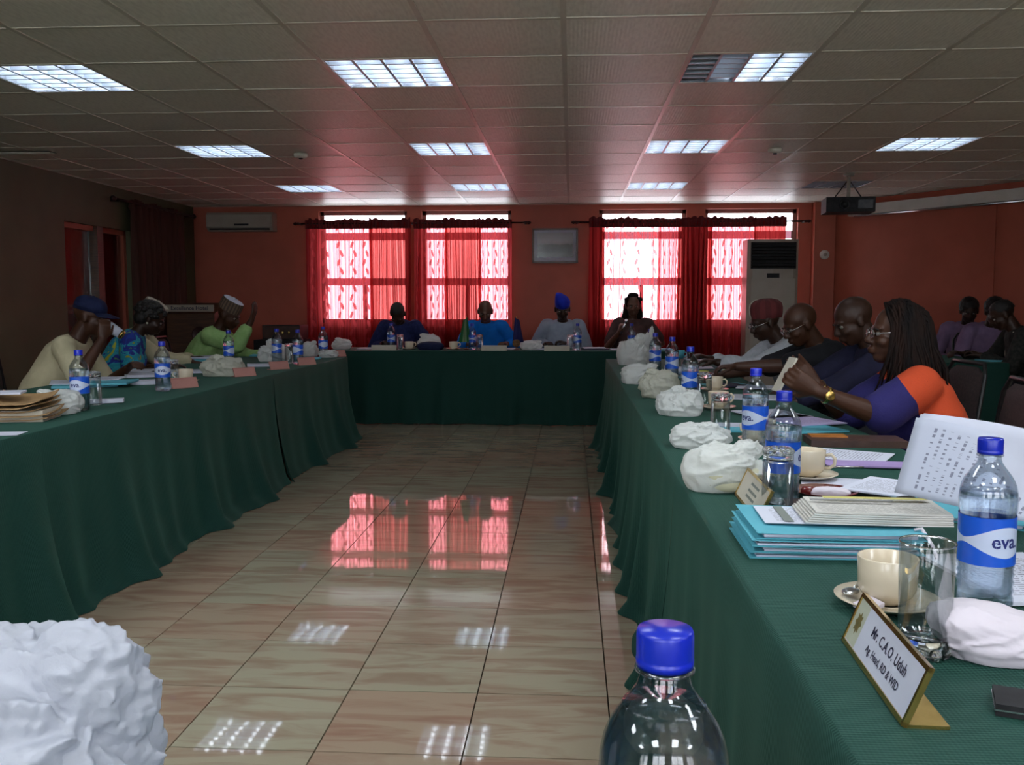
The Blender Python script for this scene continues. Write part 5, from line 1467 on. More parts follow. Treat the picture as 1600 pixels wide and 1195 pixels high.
def crumple(name, size, m, seed, sharp=.16, knot=True, label='', cat='bag', p=(0, 0), rz=0, group=None, box=None, sub=5, h0=TH, lumps=(), freq=1.6, parent=None, ears=None, kdir=None, amp=.15, pinch=.2, earamp=.4):
    b = MB(); rnd = random.Random(seed)
    kd = kdir or (rnd.uniform(-.7, .8), rnd.uniform(-.5, .2), .75)
    v, f = blob(size, seed, sharp, freq, sub, knot=kd, amp=amp, pinch=pinch); b.add(v, f, True)
    if ears is None and cat == 'bag':
        kv = Vector(kd).normalized(); ears = [(kv.x * .40, kv.y * .40, .44 + .36 * kv.z, .36, .46 if knot else .30)]
    for (ex_, ey_, ez_, es, eh) in (ears or []):
        v, f = blob((size[0] * es, size[1] * es * .75, size[2] * eh), seed + 3.3, sharp, 1.6, 4, (ex_ * size[0], ey_ * size[1], ez_ * size[2]), .0, 1.0, (kd[0], kd[1], max(kd[2], .3)), 8, -.15, min(amp * 2.4, earamp)); b.add(v, f, True)
    o = remesh(b, name, M_by(m), parent, max(size) / 110, 1)
    o.location = (p[0], p[1], h0); o.rotation_euler = (0, 0, rz)
    if cat: tag(o, label, cat, group)
    return o
def M_by(m): return m
tb = 'white takeaway bags on the tables'
def rbag(px0, px1, pyb, hpx, m, seed, label, depth=.6, rz=0, **k):
    c = G((px0 + px1) / 2, pyb - 3); zc = c.y
    Wd = (px1 - px0) / FPX * zc; Hh = hpx / FPX * zc
    c = c + Vector((0, Wd * depth * .5, 0)); 
    return crumple('plastic_bag', (Wd, Wd * depth, Hh), M[m], seed, label=label, p=(c.x, c.y), rz=rz, group=tb, **k)
# nearest takeaway bag with its foam box showing
c = G(1138, 772)
b1 = crumple('plastic_bag', (.215, .155, .118), M['bag'], 1.3, label='large white plastic bag over a cream box beside the upturned glass', p=(c.x + .0, c.y + .07), rz=R(4), group=tb, knot=False, kdir=(.8, 0, .6), amp=.26, ears=[(.27, .04, .55, .40, .52)], sharp=.13, lumps=(((.7, .1, .75), .16, .12), ((-.9, -.5, .4), .1, .2)), freq=1.7)
v, f = blob((.165, .13, .066), 5.0, .02, 1.0, 3, (.022, -.010, .002), .75, .95); fb = MB().add(v, f, True).build('food_box', M['foam'], b1)
b2 = crumple('plastic_bag', (.20, .13, .085), M['bag'], 4.1, label='long flattened white plastic bag, second along the right table', p=(G(1098, 704).x - .0, G(1098, 704).y + .06), rz=R(-14), group=tb, knot=False, sharp=.15, lumps=(((-1, 0, .6), .22, .3),), freq=1.8)
rbag(1028, 1104, 655, 44, 'bag', 6.2, 'rounded white plastic bag, third along the right table', .9, knot=False, sharp=.13)
rbag(1000, 1064, 626, 44, 'bagcream', 8.4, 'greyish white plastic bag, fourth along the right table', .9, knot=False, sharp=.2)
rbag(970, 1032, 604, 32, 'bag', 2.9, 'low pointed white plastic bag, fifth along the right table', .8, knot=False, sharp=.13, lumps=(((-1, -.2, 0), .3, .15),))
rbag(965, 1014, 574, 42, 'bag', 5.5, 'tall twisted white plastic bag at the far end of the right table', .8, knot=True, sharp=.2)
rbag(1002, 1024, 571, 48, 'bag', 15.5, 'upright white plastic bag behind the paired bottles, far end of the right table', 1.2, knot=True, sharp=.13)
rbag(303, 371, 592, 32, 'bagcream', 7.7, 'cream-white knotted plastic bag in front of the man in lime green, left table', .9, knot=False, sharp=.2)
rbag(396, 446, 569, 30, 'bag', 3.7, 'white plastic bag by the elbow of the man in lime green', .9, knot=True, sharp=.2)
rbag(466, 494, 560, 24, 'bag', 3.1, 'small white plastic bag at the far end of the left table', 1.0, knot=False, sharp=.13)
rbag(494, 525, 562, 12, 'bag', 13.1, 'low crumpled white plastic bag beside the last pink name card', 1.0, knot=False, sharp=.3)
rbag(36, 112, 652, 40, 'bag', 11.7, 'crumpled white plastic bag beside the brown paper parcel, left table', .9, knot=False, sharp=.13)
for (px0, px1, hp, lb, sd) in ((519, 551, 17, 'white plastic bag at the left end of the head table', 1.1), (812, 848, 15, 'white plastic bag beside the small navy flag', 2.2), (653, 690, 24, 'white plastic bag behind the black cap on the head table', 4.4)):
    c = atY((px0 + px1) / 2, 9.48 if sd != 4.4 else 9.60); Wd = (px1 - px0) / FPX * c.y
    crumple('plastic_bag', (Wd, Wd * .7, hp / FPX * c.y), M['bag'], sd, label=lb, p=c[:2], group=tb, knot=False, sharp=.15, sub=4)
c = atY(673, 9.36)
o = crumple('folded_black_cap', (.28, .17, .085), M['navy_cap_cloth'], 6.6, label='flat navy black cap lying in front of a white bag on the head table', cat='hat', p=c[:2], knot=False, sharp=.05, sub=4, amp=.03, pinch=0)
# big bag at the near left
c = atY(40, .70)
crumple('plastic_bag', (.190, .16, .212), M['bagblue'], 21.3, kdir=(.62, -.5, .55), amp=.17, pinch=.1, earamp=.20, label='big crumpled white plastic bag standing at the bottom left corner', p=(c.x - .004, c.y), rz=R(8), group=tb, knot=False, sharp=.10, sub=5, freq=1.3,
    ears=[(-.22, 0, .66, .60, .40), (.24, -.12, .62, .46, .46), (.36, -.05, .56, .34, .34)])
# tissue near right edge
c = G(1566, 1046)
o = crumple('tissue_pack', (.155, .115, .062), M['tissue'], 12.2, label='soft white tissue pack beside the nearest glass at the right edge', cat='tissues', p=(c.x + .015, c.y + .05), rz=R(-6), knot=False, sharp=.12, sub=5, amp=.05, pinch=-.5, kdir=(-.6, -.1, .9))

# paper goods: a sheet has slight thickness and curl
def sheet(name, w_, l_, m, p, rz, label, cat, h=.0015, z=0, curl=0, group=None, parent=None, tilt=(0, 0)):
    nx, ny = 8, 8; V = []; F = []
    for s_ in (0, 1):
        for j in range(ny + 1):
            for i in range(nx + 1):
                x = (i / nx - .5) * w_; y = (j / ny - .5) * l_
                V.append((x, y, s_ * h + curl * max(0, abs(i / nx - .5) * 2 - .3) ** 2 + curl * .6 * max(0, (j / ny - .5) * 2) ** 2))
    o_ = (nx + 1) * (ny + 1)
    for j in range(ny):
        for i in range(nx):
            q = j * (nx + 1) + i; F.append((q, q + nx + 1, q + nx + 2, q + 1)); F.append((o_ + q, o_ + q + 1, o_ + q + nx + 2, o_ + q + nx + 1))
    for i in range(nx):
        q = i; F.append((q, q + 1, o_ + q + 1, o_ + q)); q = ny * (nx + 1) + i; F.append((q + 1, q, o_ + q, o_ + q + 1))
    for j in range(ny):
        q = j * (nx + 1); F.append((q + nx + 1, q, o_ + q, o_ + q + nx + 1)); q += nx; F.append((q, q + nx + 1, o_ + q + nx + 1, o_ + q))
    uv = [((v[0] / w_) + .5, (v[1] / l_) + .5) for v in V]
    o = link_mesh(name, V, F, m, parent, uv=uv)
    o.location = (p[0], p[1], (p[2] if len(p) > 2 else TH) + z + .0008); o.rotation_euler = (tilt[0], tilt[1], rz)
    if cat: tag(o, label, cat, group)
    return o
def printmat(name, base, ink, lines=26, margin=.12, title=True, table_=False):
    """rows of small print, broken into words"""
    m, nt, p = NT(name); Lk = nt.links.new
    tc = node(nt, 'ShaderNodeTexCoord'); sx = node(nt, 'ShaderNodeSeparateXYZ'); Lk(tc.outputs['UV'], sx.inputs[0])
    def mth(op, a, b=None, c=None):
        q = node(nt, 'ShaderNodeMath', operation=op)
        for i, v in enumerate((a, b, c)):
            if v is None: continue
            if isinstance(v, (int, float)): q.inputs[i].default_value = v
            else: Lk(v, q.inputs[i])
        return q.outputs[0]
    v = mth('MULTIPLY', sx.outputs[1], float(lines)); ln = mth('LESS_THAN', mth('FRACT', v), .36); row = mth('FLOOR', v)
    cm = node(nt, 'ShaderNodeCombineXYZ'); Lk(mth('MULTIPLY', sx.outputs[0], 34.0), cm.inputs[0]); Lk(mth('MULTIPLY', row, 7.3), cm.inputs[1])
    n = node(nt, 'ShaderNodeTexNoise', i_Scale=1.0, i_Detail=2); Lk(cm.outputs[0], n.inputs['Vector'])
    wd = mth('GREATER_THAN', n.outputs['Fac'], .47 if not table_ else .53)
    inx = mth('LESS_THAN', mth('ABSOLUTE', mth('SUBTRACT', sx.outputs[0], .5)), .5 - margin); iny = mth('LESS_THAN', mth('ABSOLUTE', mth('SUBTRACT', sx.outputs[1], .5)), .5 - margin)
    k = mth('MULTIPLY', mth('MULTIPLY', ln, wd), mth('MULTIPLY', inx, iny)); k = mth('MULTIPLY', k, .75)
    mx = node(nt, 'ShaderNodeMix', data_type='RGBA'); mx.inputs[6].default_value = col(base); mx.inputs[7].default_value = col(ink)
    Lk(k, mx.inputs[0]); Lk(mx.outputs[2], p.inputs['Base Color']); p.inputs['Roughness'].default_value = .7
    return m
M['printed'] = printmat('printed_white_paper', (.60, .62, .72), (.10, .10, .14))
M['printed_big'] = printmat('printed_booklet_page', (.50, .53, .64), (.10, .10, .16), 22, .10, table_=True)
M['newsprint'] = printmat('newspaper_print', (.56, .54, .50), (.12, .12, .12), 40, .04)
M['lilacprint'] = printmat('printed_lilac_paper', (.42, .36, .56), (.2, .15, .3), 20)

M['leadgrey'] = mat('grey_print', (.2, .22, .2), .7)
# teal folder stack (four folders) under a newspaper
def folder(p, rz, z, label, seed, w_=.235, l_=.31, fat=.009, papers=True, group='teal card folders'):
    t = thing('document_folder', label, 'folder', (p[0], p[1], TH + z), rz, group)
    rnd = random.Random(seed)
    for nm, zz, dz in (('back_cover', .0, .0), ('front_cover', fat, .004)):
        o = sheet(nm, l_, w_, M['teal'], (0, 0, 0), rnd.uniform(-.02, .02), None, None, h=.0012, z=zz - .0004, curl=dz, parent=t)
    if papers:
        for k in range(2): sheet('paper_sheaf', l_ - .03, w_ - .02, M['paper'], (rnd.uniform(-.004, .006), rnd.uniform(-.006, .004), 0), rnd.uniform(-.02, .02), None, None, h=fat * .38, z=.001 + k * fat * .45, parent=t)
    return t
fc = G(1292, 862)
fc = Vector((G(1180, 870).x + .155, G(1180, 870).y + .10, TH))
for k in range(4): folder((fc.x + .006 * math.sin(k * 2.1) + (3 - k) * .004 * -1, fc.y + .005 * math.cos(k * 1.7)), R(-1 + 2.0 * math.sin(k * 3)), k * .0125, 'teal folder, %s of the stack under the newspaper' % ('lowest', 'second from the bottom', 'third from the bottom', 'topmost')[k], k)
sheet('printed_sheet', .21, .15, M['printed'], (fc.x - .02, fc.y + .02, TH), R(-2), 'white printed form lying on the teal folder stack', 'paper', z=.0525, h=.001)
for k in range(2): MB().box((-.012, -.066, 0), (.006 - .006 * k, .066, .0006)).build('grey_stripe', M['leadgrey'] if 'leadgrey' in M else M['ink'], bpy.data.objects.get('printed_sheet'), loc=(-.055 + .05 * k, 0, .0024))
n0 = thing('newspaper', 'folded newspaper lying across the teal folder stack', 'newspaper', (fc.x + .085, fc.y + .005, TH + .0545), R(-3))
for k in range(6): sheet('news_sheet', .27 - .004 * k, .145 - .002 * k, M['newsprint'], (0.002 * k, .001 * (k % 2), 0), .01 * math.sin(k * 2), None, None, h=.0030, z=.0038 * k, curl=.002, parent=n0)
sheet('yellow_band', .20, .018, mat('yellow_headline', (.55, .50, .16), .7), (.02, .045, 0), 0, None, None, h=.0005, z=.0285, parent=n0)
sheet('grey_headline', .16, .010, mat('grey_headline', (.2, .2, .2), .7), (-.03, .02, 0), 0, None, None, h=.0005, z=.0285, parent=n0)
t = MB().tube([(0, 0, .0), (.012, -.004, .004), (.022, -.03, -.02), (.030, -.036, -.045)], .0035, 6).build('folder_tie', M['tissue'], None, loc=(G(1372, 830).x, fc.y - .085, TH + .052)); tag(t, 'white cord tie hanging from the teal folders', 'cord')

# standing booklet with curled page, held upright
bk = thing('booklet', 'open booklet of printed pages held upright at the right edge', 'booklet')
pa = PY(1397, 772, 1.85); pb = PY(1640, 835, 1.62)
xdir = (Vector((pb.x - pa.x, pb.y - pa.y, 0))).normalized()
def page(off, hgt, bow, m, name, tilt, w_=.31):
    V = []; F = []; UV = []; nx, ny = 16, 10
    nrm = Vector((-xdir.y, xdir.x, 0))
    for s_ in (0, 1):
        for j in range(ny + 1):
            for i in range(nx + 1):
                u = i / nx; v = j / ny
                lean_ = tilt * v * hgt
                q = pa + xdir * (w_ * u + .018 * v) + Vector((0, 0, v * (hgt - bow * u * u * 2.0))) + nrm * (lean_ + off + .03 * math.sin(u * 2.2) * v + s_ * .0012 + .05 * u * v * v)
                q.z += .004 - .012 * u
                V.append(q); UV.append((v, 1 - u))
    o_ = (nx + 1) * (ny + 1)
    for j in range(ny):
        for i in range(nx):
            q = j * (nx + 1) + i; F.append((q, q + 1, q + nx + 2, q + nx + 1)); F.append((o_ + q, o_ + q + nx + 1, o_ + q + nx + 2, o_ + q + 1))
    for j in range(ny):
        q = j * (nx + 1); F.append((q, q + nx + 1, o_ + q + nx + 1, o_ + q)); q += nx; F.append((q, o_ + q, o_ + q + nx + 1, q + nx + 1))
    for i in range(nx): q = ny * (nx + 1) + i; F.append((q, q + 1, o_ + q + 1, o_ + q)); F.append((i, o_ + i, o_ + i + 1, i + 1))
    return link_mesh(name, V, F, m, bk, smooth=True, uv=UV)
HB = (PY(1425, 647, 1.9).z - pa.z)
page(0, HB - .006, .045, M['printed_big'], 'front_page', .25)
page(.006, HB, .022, M['paper'], 'back_page', .30, .34)
page(.012, HB + .001, .020, M['paper'], 'back_page', .33, .35)
# teal folder and loose sheets below the booklet
def quick(px, py, w_, l_, rz, m, label, cat='paper', z=0, name='paper_sheet', h=.0015, curl=0, group='loose papers on the tables', tilt=(0, 0)):
    p = G(px, py); return sheet(name, w_, l_, M[m], (p.x, p.y), R(rz), label, cat, h=h, z=z, curl=curl, group=group, tilt=tilt)
folder(G(1500, 800), R(-32), .0, 'open teal folder lying below the upright booklet', 31, group='teal card folders')
quick(1385, 772, .16, .21, -38, 'printed', 'white printed sheets on the teal folder beside the booklet', z=.016, h=.004)
quick(1320, 712, .21, .26, 62, 'printed', 'white printed sheet tilted behind the lilac envelope', z=.001)
quick(1352, 728, .23, .10, -6, 'lilac', 'lilac envelope lying over a printed sheet, right table', cat='envelope', name='envelope', z=.003, h=.004)
quick(1330, 758, .25, .16, -12, 'paper', 'plain white sheet beside the second cup', z=.001)
quick(1590, 905, .20, .28, 8, 'printed', 'white printed sheets behind the front bottle at the right edge', z=.001, h=.006)
t = thing('leather_organiser', 'dark brown leather organiser with an orange flap on the right table', 'folder', (G(1325, 694).x + .02, G(1325, 694).y, TH), R(-3))
MB().box((-.155, -.075, 0), (.155, .075, .022)).build('cover', M['leather'], t); MB().box((-.14, .0, .022), (-.02, .07, .026)).build('orange_flap', M['orangeleather'], t)
t = thing('leather_notebook', 'dark leather notebook behind the teal folder stack', 'notebook', (G(1290, 798).x, G(1290, 798).y, TH), R(-8))
MB().box((-.09, -.05, 0), (.09, .05, .016)).build('cover', M['leather'], t); MB().box((-.086, -.048, .003), (.092, .048, .013)).build('pages', M['creampaper'], t)
t = thing('pen', 'maroon and gold pen beside the dark notebook', 'pen', (G(1322, 786).x, G(1322, 786).y, TH + .006), R(12))
MB().tube([(-.06, 0, 0), (.045, 0, 0)], .0042, 8).build('barrel', M['maroonchina'], t); MB().tube([(.045, 0, 0), (.06, 0, 0)], [.0042, .001], 8).build('tip', M['gold'], t)
t = thing('car_key', 'black key fob beside the standing booklet', 'key', (G(1420, 800).x - .01, G(1420, 800).y, TH + .02), R(30))
MB().ell((0, 0, .008), (.035, .018, .009)).build('fob', M['dark_plastic'], t); MB().box((.03, -.004, .005), (.065, .004, .008)).build('blade', M['chrome'], t)
t = thing('dark_box', 'dark case with a pale trim cut off by the right edge', 'case', (G(1620, 1112).x, G(1620, 1112).y, TH), R(-20))
MB().box((-.045, -.03, 0), (.045, .03, .014)).build('case', M['dark_plastic'], t); MB().box((-.046, -.031, .006), (.046, .031, .008)).build('trim', M['chrome'], t)
nap = crumple('folded_napkin', (.10, .045, .022), M['tissue'], 31.2, label='folded white napkin on the maroon saucer', cat='napkin', p=(G(1295, 780).x, G(1295, 780).y), rz=R(-8), knot=False, sharp=.08, sub=4, h0=TH + .009, amp=.05, pinch=0)
MB().lathe([(0, 0), (.018, .002), (.02, .012), (.016, .02), (0, .021)], 16).build('jam_pot', M['maroonchina'], None, loc=(G(1263, 778).x, G(1263, 778).y, TH + .009))
tag(bpy.data.objects['jam_pot'], 'small dark red pot on the maroon saucer', 'pot')

# papers further along the right table
for i, (px, py, w_, l_, rz, m, z, h) in enumerate(((1245, 668, .24, .32, 18, 'teal', 0, .006), (1250, 660, .22, .29, 24, 'lilacprint', .007, .004), (1205, 650, .22, .28, 20, 'paper', .006, .005), (1180, 622, .30, .21, -12, 'paper', .0, .008),
       (1195, 608, .30, .20, -14, 'printed', .009, .003), (1140, 672, .22, .13, -4, 'teal', 0, .008), (1150, 668, .20, .11, -4, 'paper', .009, .002), (1135, 602, .26, .22, 18, 'teal', 0, .004), (1110, 575, .28, .24, 10, 'paper', .0, .004), (1090, 562, .2, .2, 0, 'paper', 0, .003))):
    lbs_ = ['teal folder under the lilac-grey sheets, right table', 'lilac-grey printed sheets beside the woman in orange', 'white sheets left of the lilac-grey ones, right table', 'white paper pad in front of the bald man with glasses', 'white printed sheet under the phone of the woman in orange',
            'teal folder behind the long white bag', 'white sheet on the teal folder behind the long white bag', 'teal folder under the tablet, right table', 'white sheet under the hands of the man in white', 'white sheet at the far end of the right table']
    quick(px, py, w_, l_, rz, m, lbs_[i], cat='folder' if m == 'teal' else 'paper', name='document_folder' if m == 'teal' else 'paper_sheet', z=z, h=h)
quick(1138, 604, .16, .20, 24, 'ink', 'dark grey tablet folder lying at an angle, right table', cat='tablet', name='tablet', z=.006, h=.006, group=None)
# rolled open book of the man in white
t = thing('open_pad', 'thick curled white pad in front of the man in white', 'paper pad', (.80, 6.0, TH), R(-14))
V = MB(); V.loft([((-.20, 0, .045), (0, .05, 0), (0, 0, .030)), ((-.10, 0, .040), (0, .06, 0), (0, 0, .026)), ((.05, 0, .022), (0, .09, 0), (0, 0, .012)), ((.22, 0, .010), (0, .1, 0), (0, 0, .004))], 20); V.build('pages', M['paper'], t)
sheet('cover', .36, .2, M['teal'], (0, 0, 0), 0, None, None, h=.002, parent=t)
t = thing('juice_bottle', 'small bottle with a yellow cap beside the man in white', 'bottle', tuple(at(1134, .98)))
MB().lathe([(0, 0), (.022, .001), (.024, .01), (.024, .05), (.012, .065), (.012, .07)], 16).build('body', M['foam'], t); MB().lathe([(.014, .068), (.014, .085), (0, .086)], 14).build('cap', mat('yellow_cap', (.55, .33, .02), .4), t)
t = thing('teal_mug', 'teal cup between the bottles at the far end of the right table', 'cup', (G(1063, 560).x, G(1063, 560).y, TH))
MB().lathe([(0, .002), (.03, 0), (.036, .07), (.034, .07), (.028, .006), (0, .005)], 20).build('bowl', M['teal'], t); MB().tube([(.034, 0, .055), (.052, 0, .05), (.05, 0, .025), (.031, 0, .018)], .004, 6).build('handle', M['teal'], t)
t = thing('note_block', 'pale yellow note block behind the glass, middle of the right table', 'note block', (G(1096, 592).x, G(1096, 592).y, TH), R(10)); MB().box((-.035, -.035, 0), (.035, .035, .05)).build('sheets', M['foam'], t); MB().box((-.036, -.036, .05), (.036, .036, .052)).build('top_sheet', mat('yellow_note', (.55, .6, .12), .7), t)

# name plates: gold tent frame, card, lettering
def plate(p, rz, lines, label, framem='gold', cardm='paper', w_=.235, h_=.085, emblem=True, group='name plates', lean=25):
    t = thing('name_plate', label, 'name plate', (p[0], p[1], TH), rz, group)
    # face looks towards local -Y
    X = Matrix.Rotation(R(-lean), 4, 'X')
    W = w_ / 2
    fr = MB()
    fr.box((-W, -.003, 0), (W, .004, .006), X).box((-W, -.003, h_ - .006), (W, .004, h_), X).box((-W, -.003, 0), (-W + .005, .004, h_), X).box((W - .005, -.003, 0), (W, .004, h_), X)
    fr.box((-W, .0, -.001), (W, .050, .003))
    fr.build('frame', M[framem], t)
    card = MB().box((-W + .005, -.001, .006), (W - .005, .002, h_ - .006), X).build('card', M[cardm], t)
    Xl = X @ Matrix.Rotation(PI / 2, 4, 'X')
    for i, (s_, sz) in enumerate(lines):
        lettering(s_, sz, M['ink'], card, Xl @ Matrix.Translation((.018 if emblem else 0, h_ * (.62 - .30 * i), .0016)), True)
    if emblem:
        n = 16; vv = [(0, 0)] ; 
        for i in range(n): a = 2 * PI * i / n; r = .017 if i % 2 == 0 else .011; vv.append((r * math.cos(a) * .8, r * math.sin(a)))
        link_mesh('emblem', [Xl @ Vector((-W + .028 + a, h_ / 2 + b, .0014)) for a, b in vv], [(0, 1 + i, 1 + (i + 1) % n) for i in range(n)], M['emblem'], card)
        link_mesh('emblem_side', [Xl @ Vector(q) for q in ((-W + .006, .007, .0011), (-W + .048, .007, .0011), (-W + .048, h_ - .007, .0011), (-W + .006, h_ - .007, .0011))], [(0, 1, 2, 3)], M['emblemcard'], card)
    return t
M['leadgrey'] = mat('grey_print', (.2, .22, .2), .7)
M['emblem'] = mat('olive_emblem_ink', (.10, .09, .03), .6, c2=(.16, .12, .03), scale=80)
M['emblemcard'] = mat('pale_green_card', (.46, .48, .38), .7, c2=(.42, .44, .34), scale=30)
# nearest: runs from its left end (far) to its right end (near)
A = G(1317, 1000); B = G(1412, 1136)
mid = (A + B) / 2; ang = math.atan2(B.y - A.y, B.x - A.x); wn_ = (B - A).length
plate(mid, ang, [('Mr. C.A.O. Uduh', .0200), ('Ag. Head, RD & WID', .0150)], 'gold framed name plate nearest the camera, beside the cream cup', w_=wn_, h_=.075, lean=22)
A = G(1143, 775); B = G(1172, 812); mid = (A + B) / 2; 
plate(mid + Vector((.012, 0, 0)), math.atan2(B.y - A.y, B.x - A.x), [], 'gold framed name plate in front of the large white bag', w_=(B - A).length * 1.15, h_=.075, emblem=False, cardm='creampaper')
for (px, py, lb, m_, rz) in ((290, 606, 'pink name card beside the second bottle of the left table', 'pinkcard', 62), (384, 588, 'pink name card right of the cream-white bag, left table', 'pinkcard', 62), (438, 577, 'pink name card below the bottle at the far end of the left table', 'pinkcard', 62), (481, 570, 'pink name card right of the last two bottles, left table', 'pinkcard', 62), (530, 557, 'pink name card at the far corner of the left table', 'pinkcard', 62)):
    plate(G(px, py), R(50), [('......... ......', .02), ('..... .....', .016)][:0], lb, framem='pinkcard', cardm='pinkcard', w_=.155, h_=.062, emblem=False)
for (px, lb) in ((600, 'cream name card in front of the man in navy'), (772, 'cream name card in front of the man in bright blue'), (870, 'cream name card in front of the man in grey-blue')):
    plate(atY(px, 9.26), 0, [], lb, framem='creampaper', cardm='creampaper', w_=.255, h_=.055, emblem=False)

# small print on the second plate, too small to read
pl2 = [o for o in bpy.data.objects if o.get('label') == 'gold framed name plate in front of the large white bag'][0]
card = [c for c in pl2.children if c.name.startswith('card')][0]
Xl = Matrix.Rotation(R(-25), 4, 'X') @ Matrix.Rotation(PI / 2, 4, 'X'); pm = MB(); rnd = random.Random(2)
for z_ in (.050, .034, .020):
    x_ = -.045
    while x_ < .045:
        w_ = rnd.uniform(.004, .010); pm.box((x_, z_, .0012), (x_ + w_, z_ + .006, .0016), Xl); x_ += w_ + .003
pm.build('small_print', M['leadgrey'], card)
# left table papers, parcel
t = thing('paper_parcel', 'open brown paper parcel at the near end of the left table', 'parcel', (G(30, 655).x, G(30, 655).y, TH), R(10))
for k in range(5): sheet('kraft_sheet', .30 - .02 * k, .24, M['brownpaper'], (.01 * math.sin(k * 2), .01 * math.cos(k * 3), 0), R(6 * math.sin(k * 1.7)), None, None, h=.004, z=.004 + .016 * k, curl=.02 + .004 * k, parent=t)
MB().box((-.13, -.10, 0), (.13, .10, .045)).build('inner_box', M['creampaper'], t)
tag(t.children[-1] if False else t)
quick(5, 655, .16, .12, 20, 'paper', 'white booklet on top of the brown paper parcel', z=.105, h=.008)
quick(8, 700 - 22, .12, .1, 10, 'paper', 'white card below the brown paper parcel at the left edge', z=0)
for i, (px, py, w_, l_, rz, m, z, h) in enumerate(((135, 603, .34, .28, 25, 'teal', 0, .012), (125, 601, .31, .25, 28, 'paper', .013, .004), (165, 604, .30, .24, 10, 'teal', .018, .010), (155, 600, .27, .21, 12, 'printed', .029, .003),
       (228, 600, .16, .10, 20, 'paper', 0, .02), (225, 588, .24, .2, 30, 'paper', 0, .016), (215, 584, .22, .2, 12, 'printed', .017, .006), (290, 582, .3, .2, 10, 'paper', 0, .012), (305, 565, .34, .28, 15, 'teal', 0, .02), (320, 563, .30, .22, 18, 'paper', .021, .01), (410, 572, .22, .18, 20, 'paper', 0, .012), (420, 556, .3, .2, 8, 'teal', 0, .012), (165, 630, .05, .16, -70, 'paper', 0, .018), (482, 561, .2, .16, 8, 'teal', 0, .010))):
    lbs_ = ['teal folder at the bottom of the pile by the man in the navy cap', 'white sheets in the pile in front of the man in the navy cap', 'upper teal folder of the pile by the man in the navy cap', 'printed sheets on top of the pile by the man in the navy cap',
            'small white pad left of the second bottle, left table', 'white sheets in front of the woman in blue', 'printed sheets on top of those of the woman in blue', 'white pad behind the second bottle, left table', 'teal folder in front of the man in the cream robe', 'white sheets on the teal folder of the man in the cream robe', 'white pad in front of the man in lime green', 'teal folder beside the man in lime green', 'rolled white napkin beside the nearest bottle of the left table', 'teal folder at the far corner of the left table']
    quick(px, py, w_, l_, rz, m, lbs_[i], cat='folder' if m == 'teal' else ('napkin' if 'napkin' in lbs_[i] else 'paper'), name='document_folder' if m == 'teal' else 'paper_sheet', z=z, h=h, curl=.004)

# head table flags, papers
def flag(px, c1, c2, label, lean_):
    p = atY(px, 9.36); t = thing('table_flag', label, 'flag', (p.x, p.y, TH))
    MB().lathe([(0, 0), (.035, 0), (.035, .008), (.01, .016), (0, .016)], 20).build('base', M['wood'], t)
    MB().tube([(0, 0, .012), (0, 0, .34)], .004, 8).build('pole', M['gold'], t)
    V = []; F = []; mi = []; nu, nv = 10, 14
    for j in range(nv + 1):
        v = j / nv
        for i in range(nu + 1):
            u = i / nu; wdt = .045 + .07 * v
            V.append(((u - .35) * wdt * lean_, -.012 + .016 * math.sin(u * 9 + v * 2), .33 - .25 * v - .03 * u * (1 - v)))
    for j in range(nv):
        for i in range(nu): q = j * (nu + 1) + i; F.append((q, q + 1, q + nu + 2, q + nu + 1)); mi.append(1 if (c2 and 3 <= i <= 6) else 0)
    link_mesh('flag_cloth', V, F, None, t, smooth=True, mats=[c1, c2 or c1], mi=mi)
    return t
gf = mat('flag_green', (.02, .13, .04), .8); wf = mat('flag_white', (.16, .24, .13), .8); nf_ = mat('flag_navy', (.016, .016, .10), .8)
flag(729, gf, wf, 'small green and white flag on a stand on the head table', -1)
f2 = flag(807, nf_, None, 'small navy flag with a gold fringe on the head table', 1)
MB().ell((0, -.02, .07), (.04, .02, .04)).build('gold_fringe', mat('dull_gold_fringe', (.10, .045, .02), .8, c2=(.2, .1, .04), scale=60), f2)
for (px, w_, lb, m_, h) in ((580, .26, 'white sheets in front of the man in navy, head table', 'paper', .01), (790, .2, 'white sheets right of the cream name card, head table', 'paper', .012), (855, .22, 'white sheets under the hands of the man in grey-blue', 'paper', .01), (930, .26, 'black folder topped with white sheets, head table', 'ink', .014), (1030, .3, 'teal folder right of the woman with the microphone', 'teal', .012), (965, .14, 'small white sheet beside the bottle of the woman with the microphone', 'paper', .006)):
    p = atY(px, 9.50); sheet('paper_sheet' if m_ == 'paper' else 'document_folder', w_, .2, M[m_], (p.x if px < 1000 else .86, p.y), R(3), lb, 'paper' if m_ == 'paper' else 'folder', h=h, group='papers on the head table')
p = atY(928, 9.50); sheet('paper_sheet', .22, .17, M['paper'], (p.x, p.y), R(6), 'white sheets lying on the black folder, head table', 'paper', z=.0145, h=.008, group='papers on the head table')
sheet('document_folder', .3, .22, M['teal'], (3.5, SY0 + .25), R(5), 'teal folder on the side table by the right wall', 'folder', h=.012, group='teal card folders')

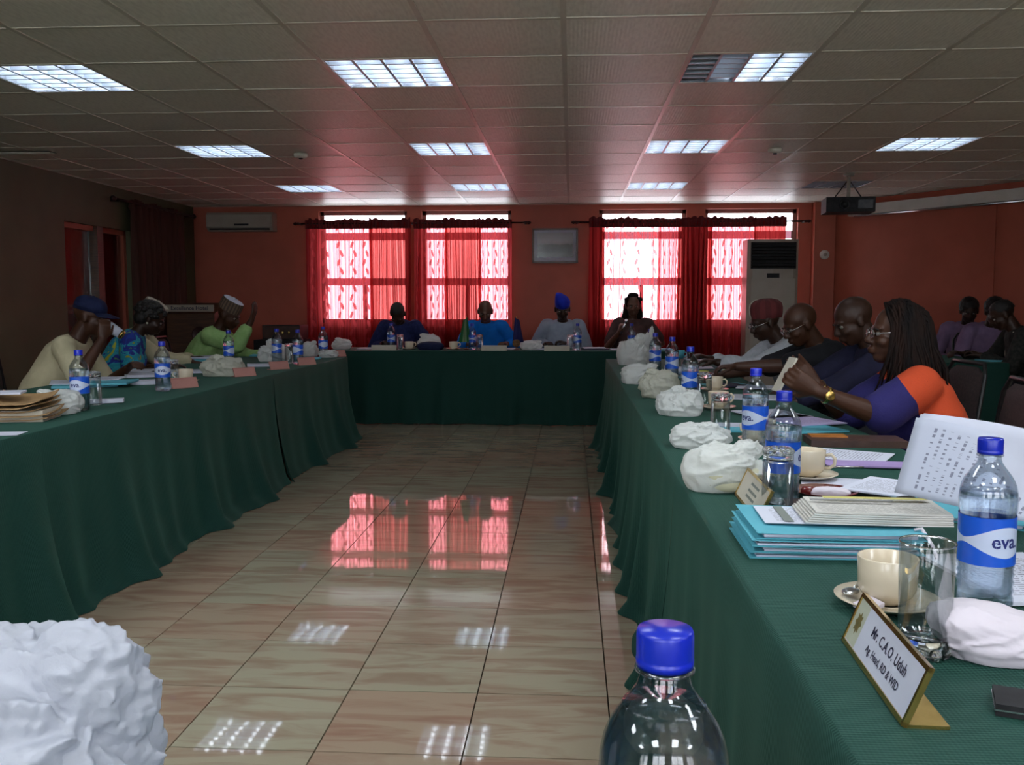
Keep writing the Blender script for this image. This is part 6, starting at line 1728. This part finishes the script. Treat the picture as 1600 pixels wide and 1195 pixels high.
# left rear: lectern with banner and audio rack
a = PY(273, 476, 10.3); b_ = PY(346, 476, 10.3); Wd = (b_.x - a.x) / 2
t = thing('lectern', 'dark lectern with a white lettered strip along its top in the left rear corner', 'lectern', ((a.x + b_.x) / 2, 10.3, 0))
MB().add([(-Wd, -.2, 0), (Wd, -.2, 0), (Wd, .2, 0), (-Wd, .2, 0), (-Wd, -.22, a.z - .10), (Wd, -.22, a.z - .10), (Wd, .2, a.z + .02), (-Wd, .2, a.z + .02)], [(0, 3, 2, 1), (4, 5, 6, 7), (0, 1, 5, 4), (1, 2, 6, 5), (2, 3, 7, 6), (3, 0, 4, 7)]).build('body', M['wood'], t)
strip = MB().box((-Wd, -.24, a.z - .075), (Wd, -.222, a.z)).build('sign_strip', M['ac_plastic'], t)
lettering('Excellence Hotel', .062, M['ink'], strip, Matrix.Translation((0, -.2415, a.z - .038)) @ Matrix.Rotation(PI / 2, 4, 'X'), True)
MB().lathe([(.09, 0), (.09, .004), (.08, .006), (.075, .004), (0, .004)], 24, Matrix.Translation((.1, -.222, a.z - .33)) @ Matrix.Rotation(PI / 2, 4, 'X')).build('round_badge', M['rod'], t)
a = PY(403, 528, 10.5); b_ = PY(475, 528, 10.5); Wd = (b_.x - a.x) / 2
t = thing('loudspeaker', 'black floor loudspeaker under the amplifier in the left rear', 'loudspeaker', ((a.x + b_.x) / 2, 10.55, 0))
zt = PY(440, 531, 10.4).z
MB().box((-Wd, -.2, 0), (Wd, .2, zt)).build('cabinet', M['dark_plastic'], t); MB().lathe([(.17, 0), (.17, .01), (.15, .012), (.05, -.02), (0, -.01)], 24, Matrix.Translation((0, -.2, zt * .45)) @ Matrix.Rotation(PI / 2, 4, 'X')).build('cone', M['black_metal'], t)
t = thing('amplifier', 'dark amplifier with gold knobs on top of the loudspeaker', 'amplifier', ((a.x + b_.x) / 2 + .05, 10.52, zt))
z2 = PY(440, 508, 10.4).z - zt
MB().box((-Wd * .8, -.17, 0.01), (Wd * .8, .17, z2)).build('casing', M['black_metal'], t)
MB().box((-Wd * .76, -.176, .02), (Wd * .76, -.17, z2 - .01)).build('face_plate', M['leather'], t)
for sx in (-.22, .08, .35): MB().lathe([(.016, 0), (.014, .018), (0, .018)], 14, Matrix.Translation((sx * Wd, -.176, z2 * .5)) @ Matrix.Rotation(PI / 2, 4, 'X')).build('knob', M['gold'], t)
for sx in (-1, 1): MB().box((sx * Wd * .7 - .02, -.12, 0), (sx * Wd * .7 + .02, .12, .01)).build('foot', M['dark_plastic'], t)
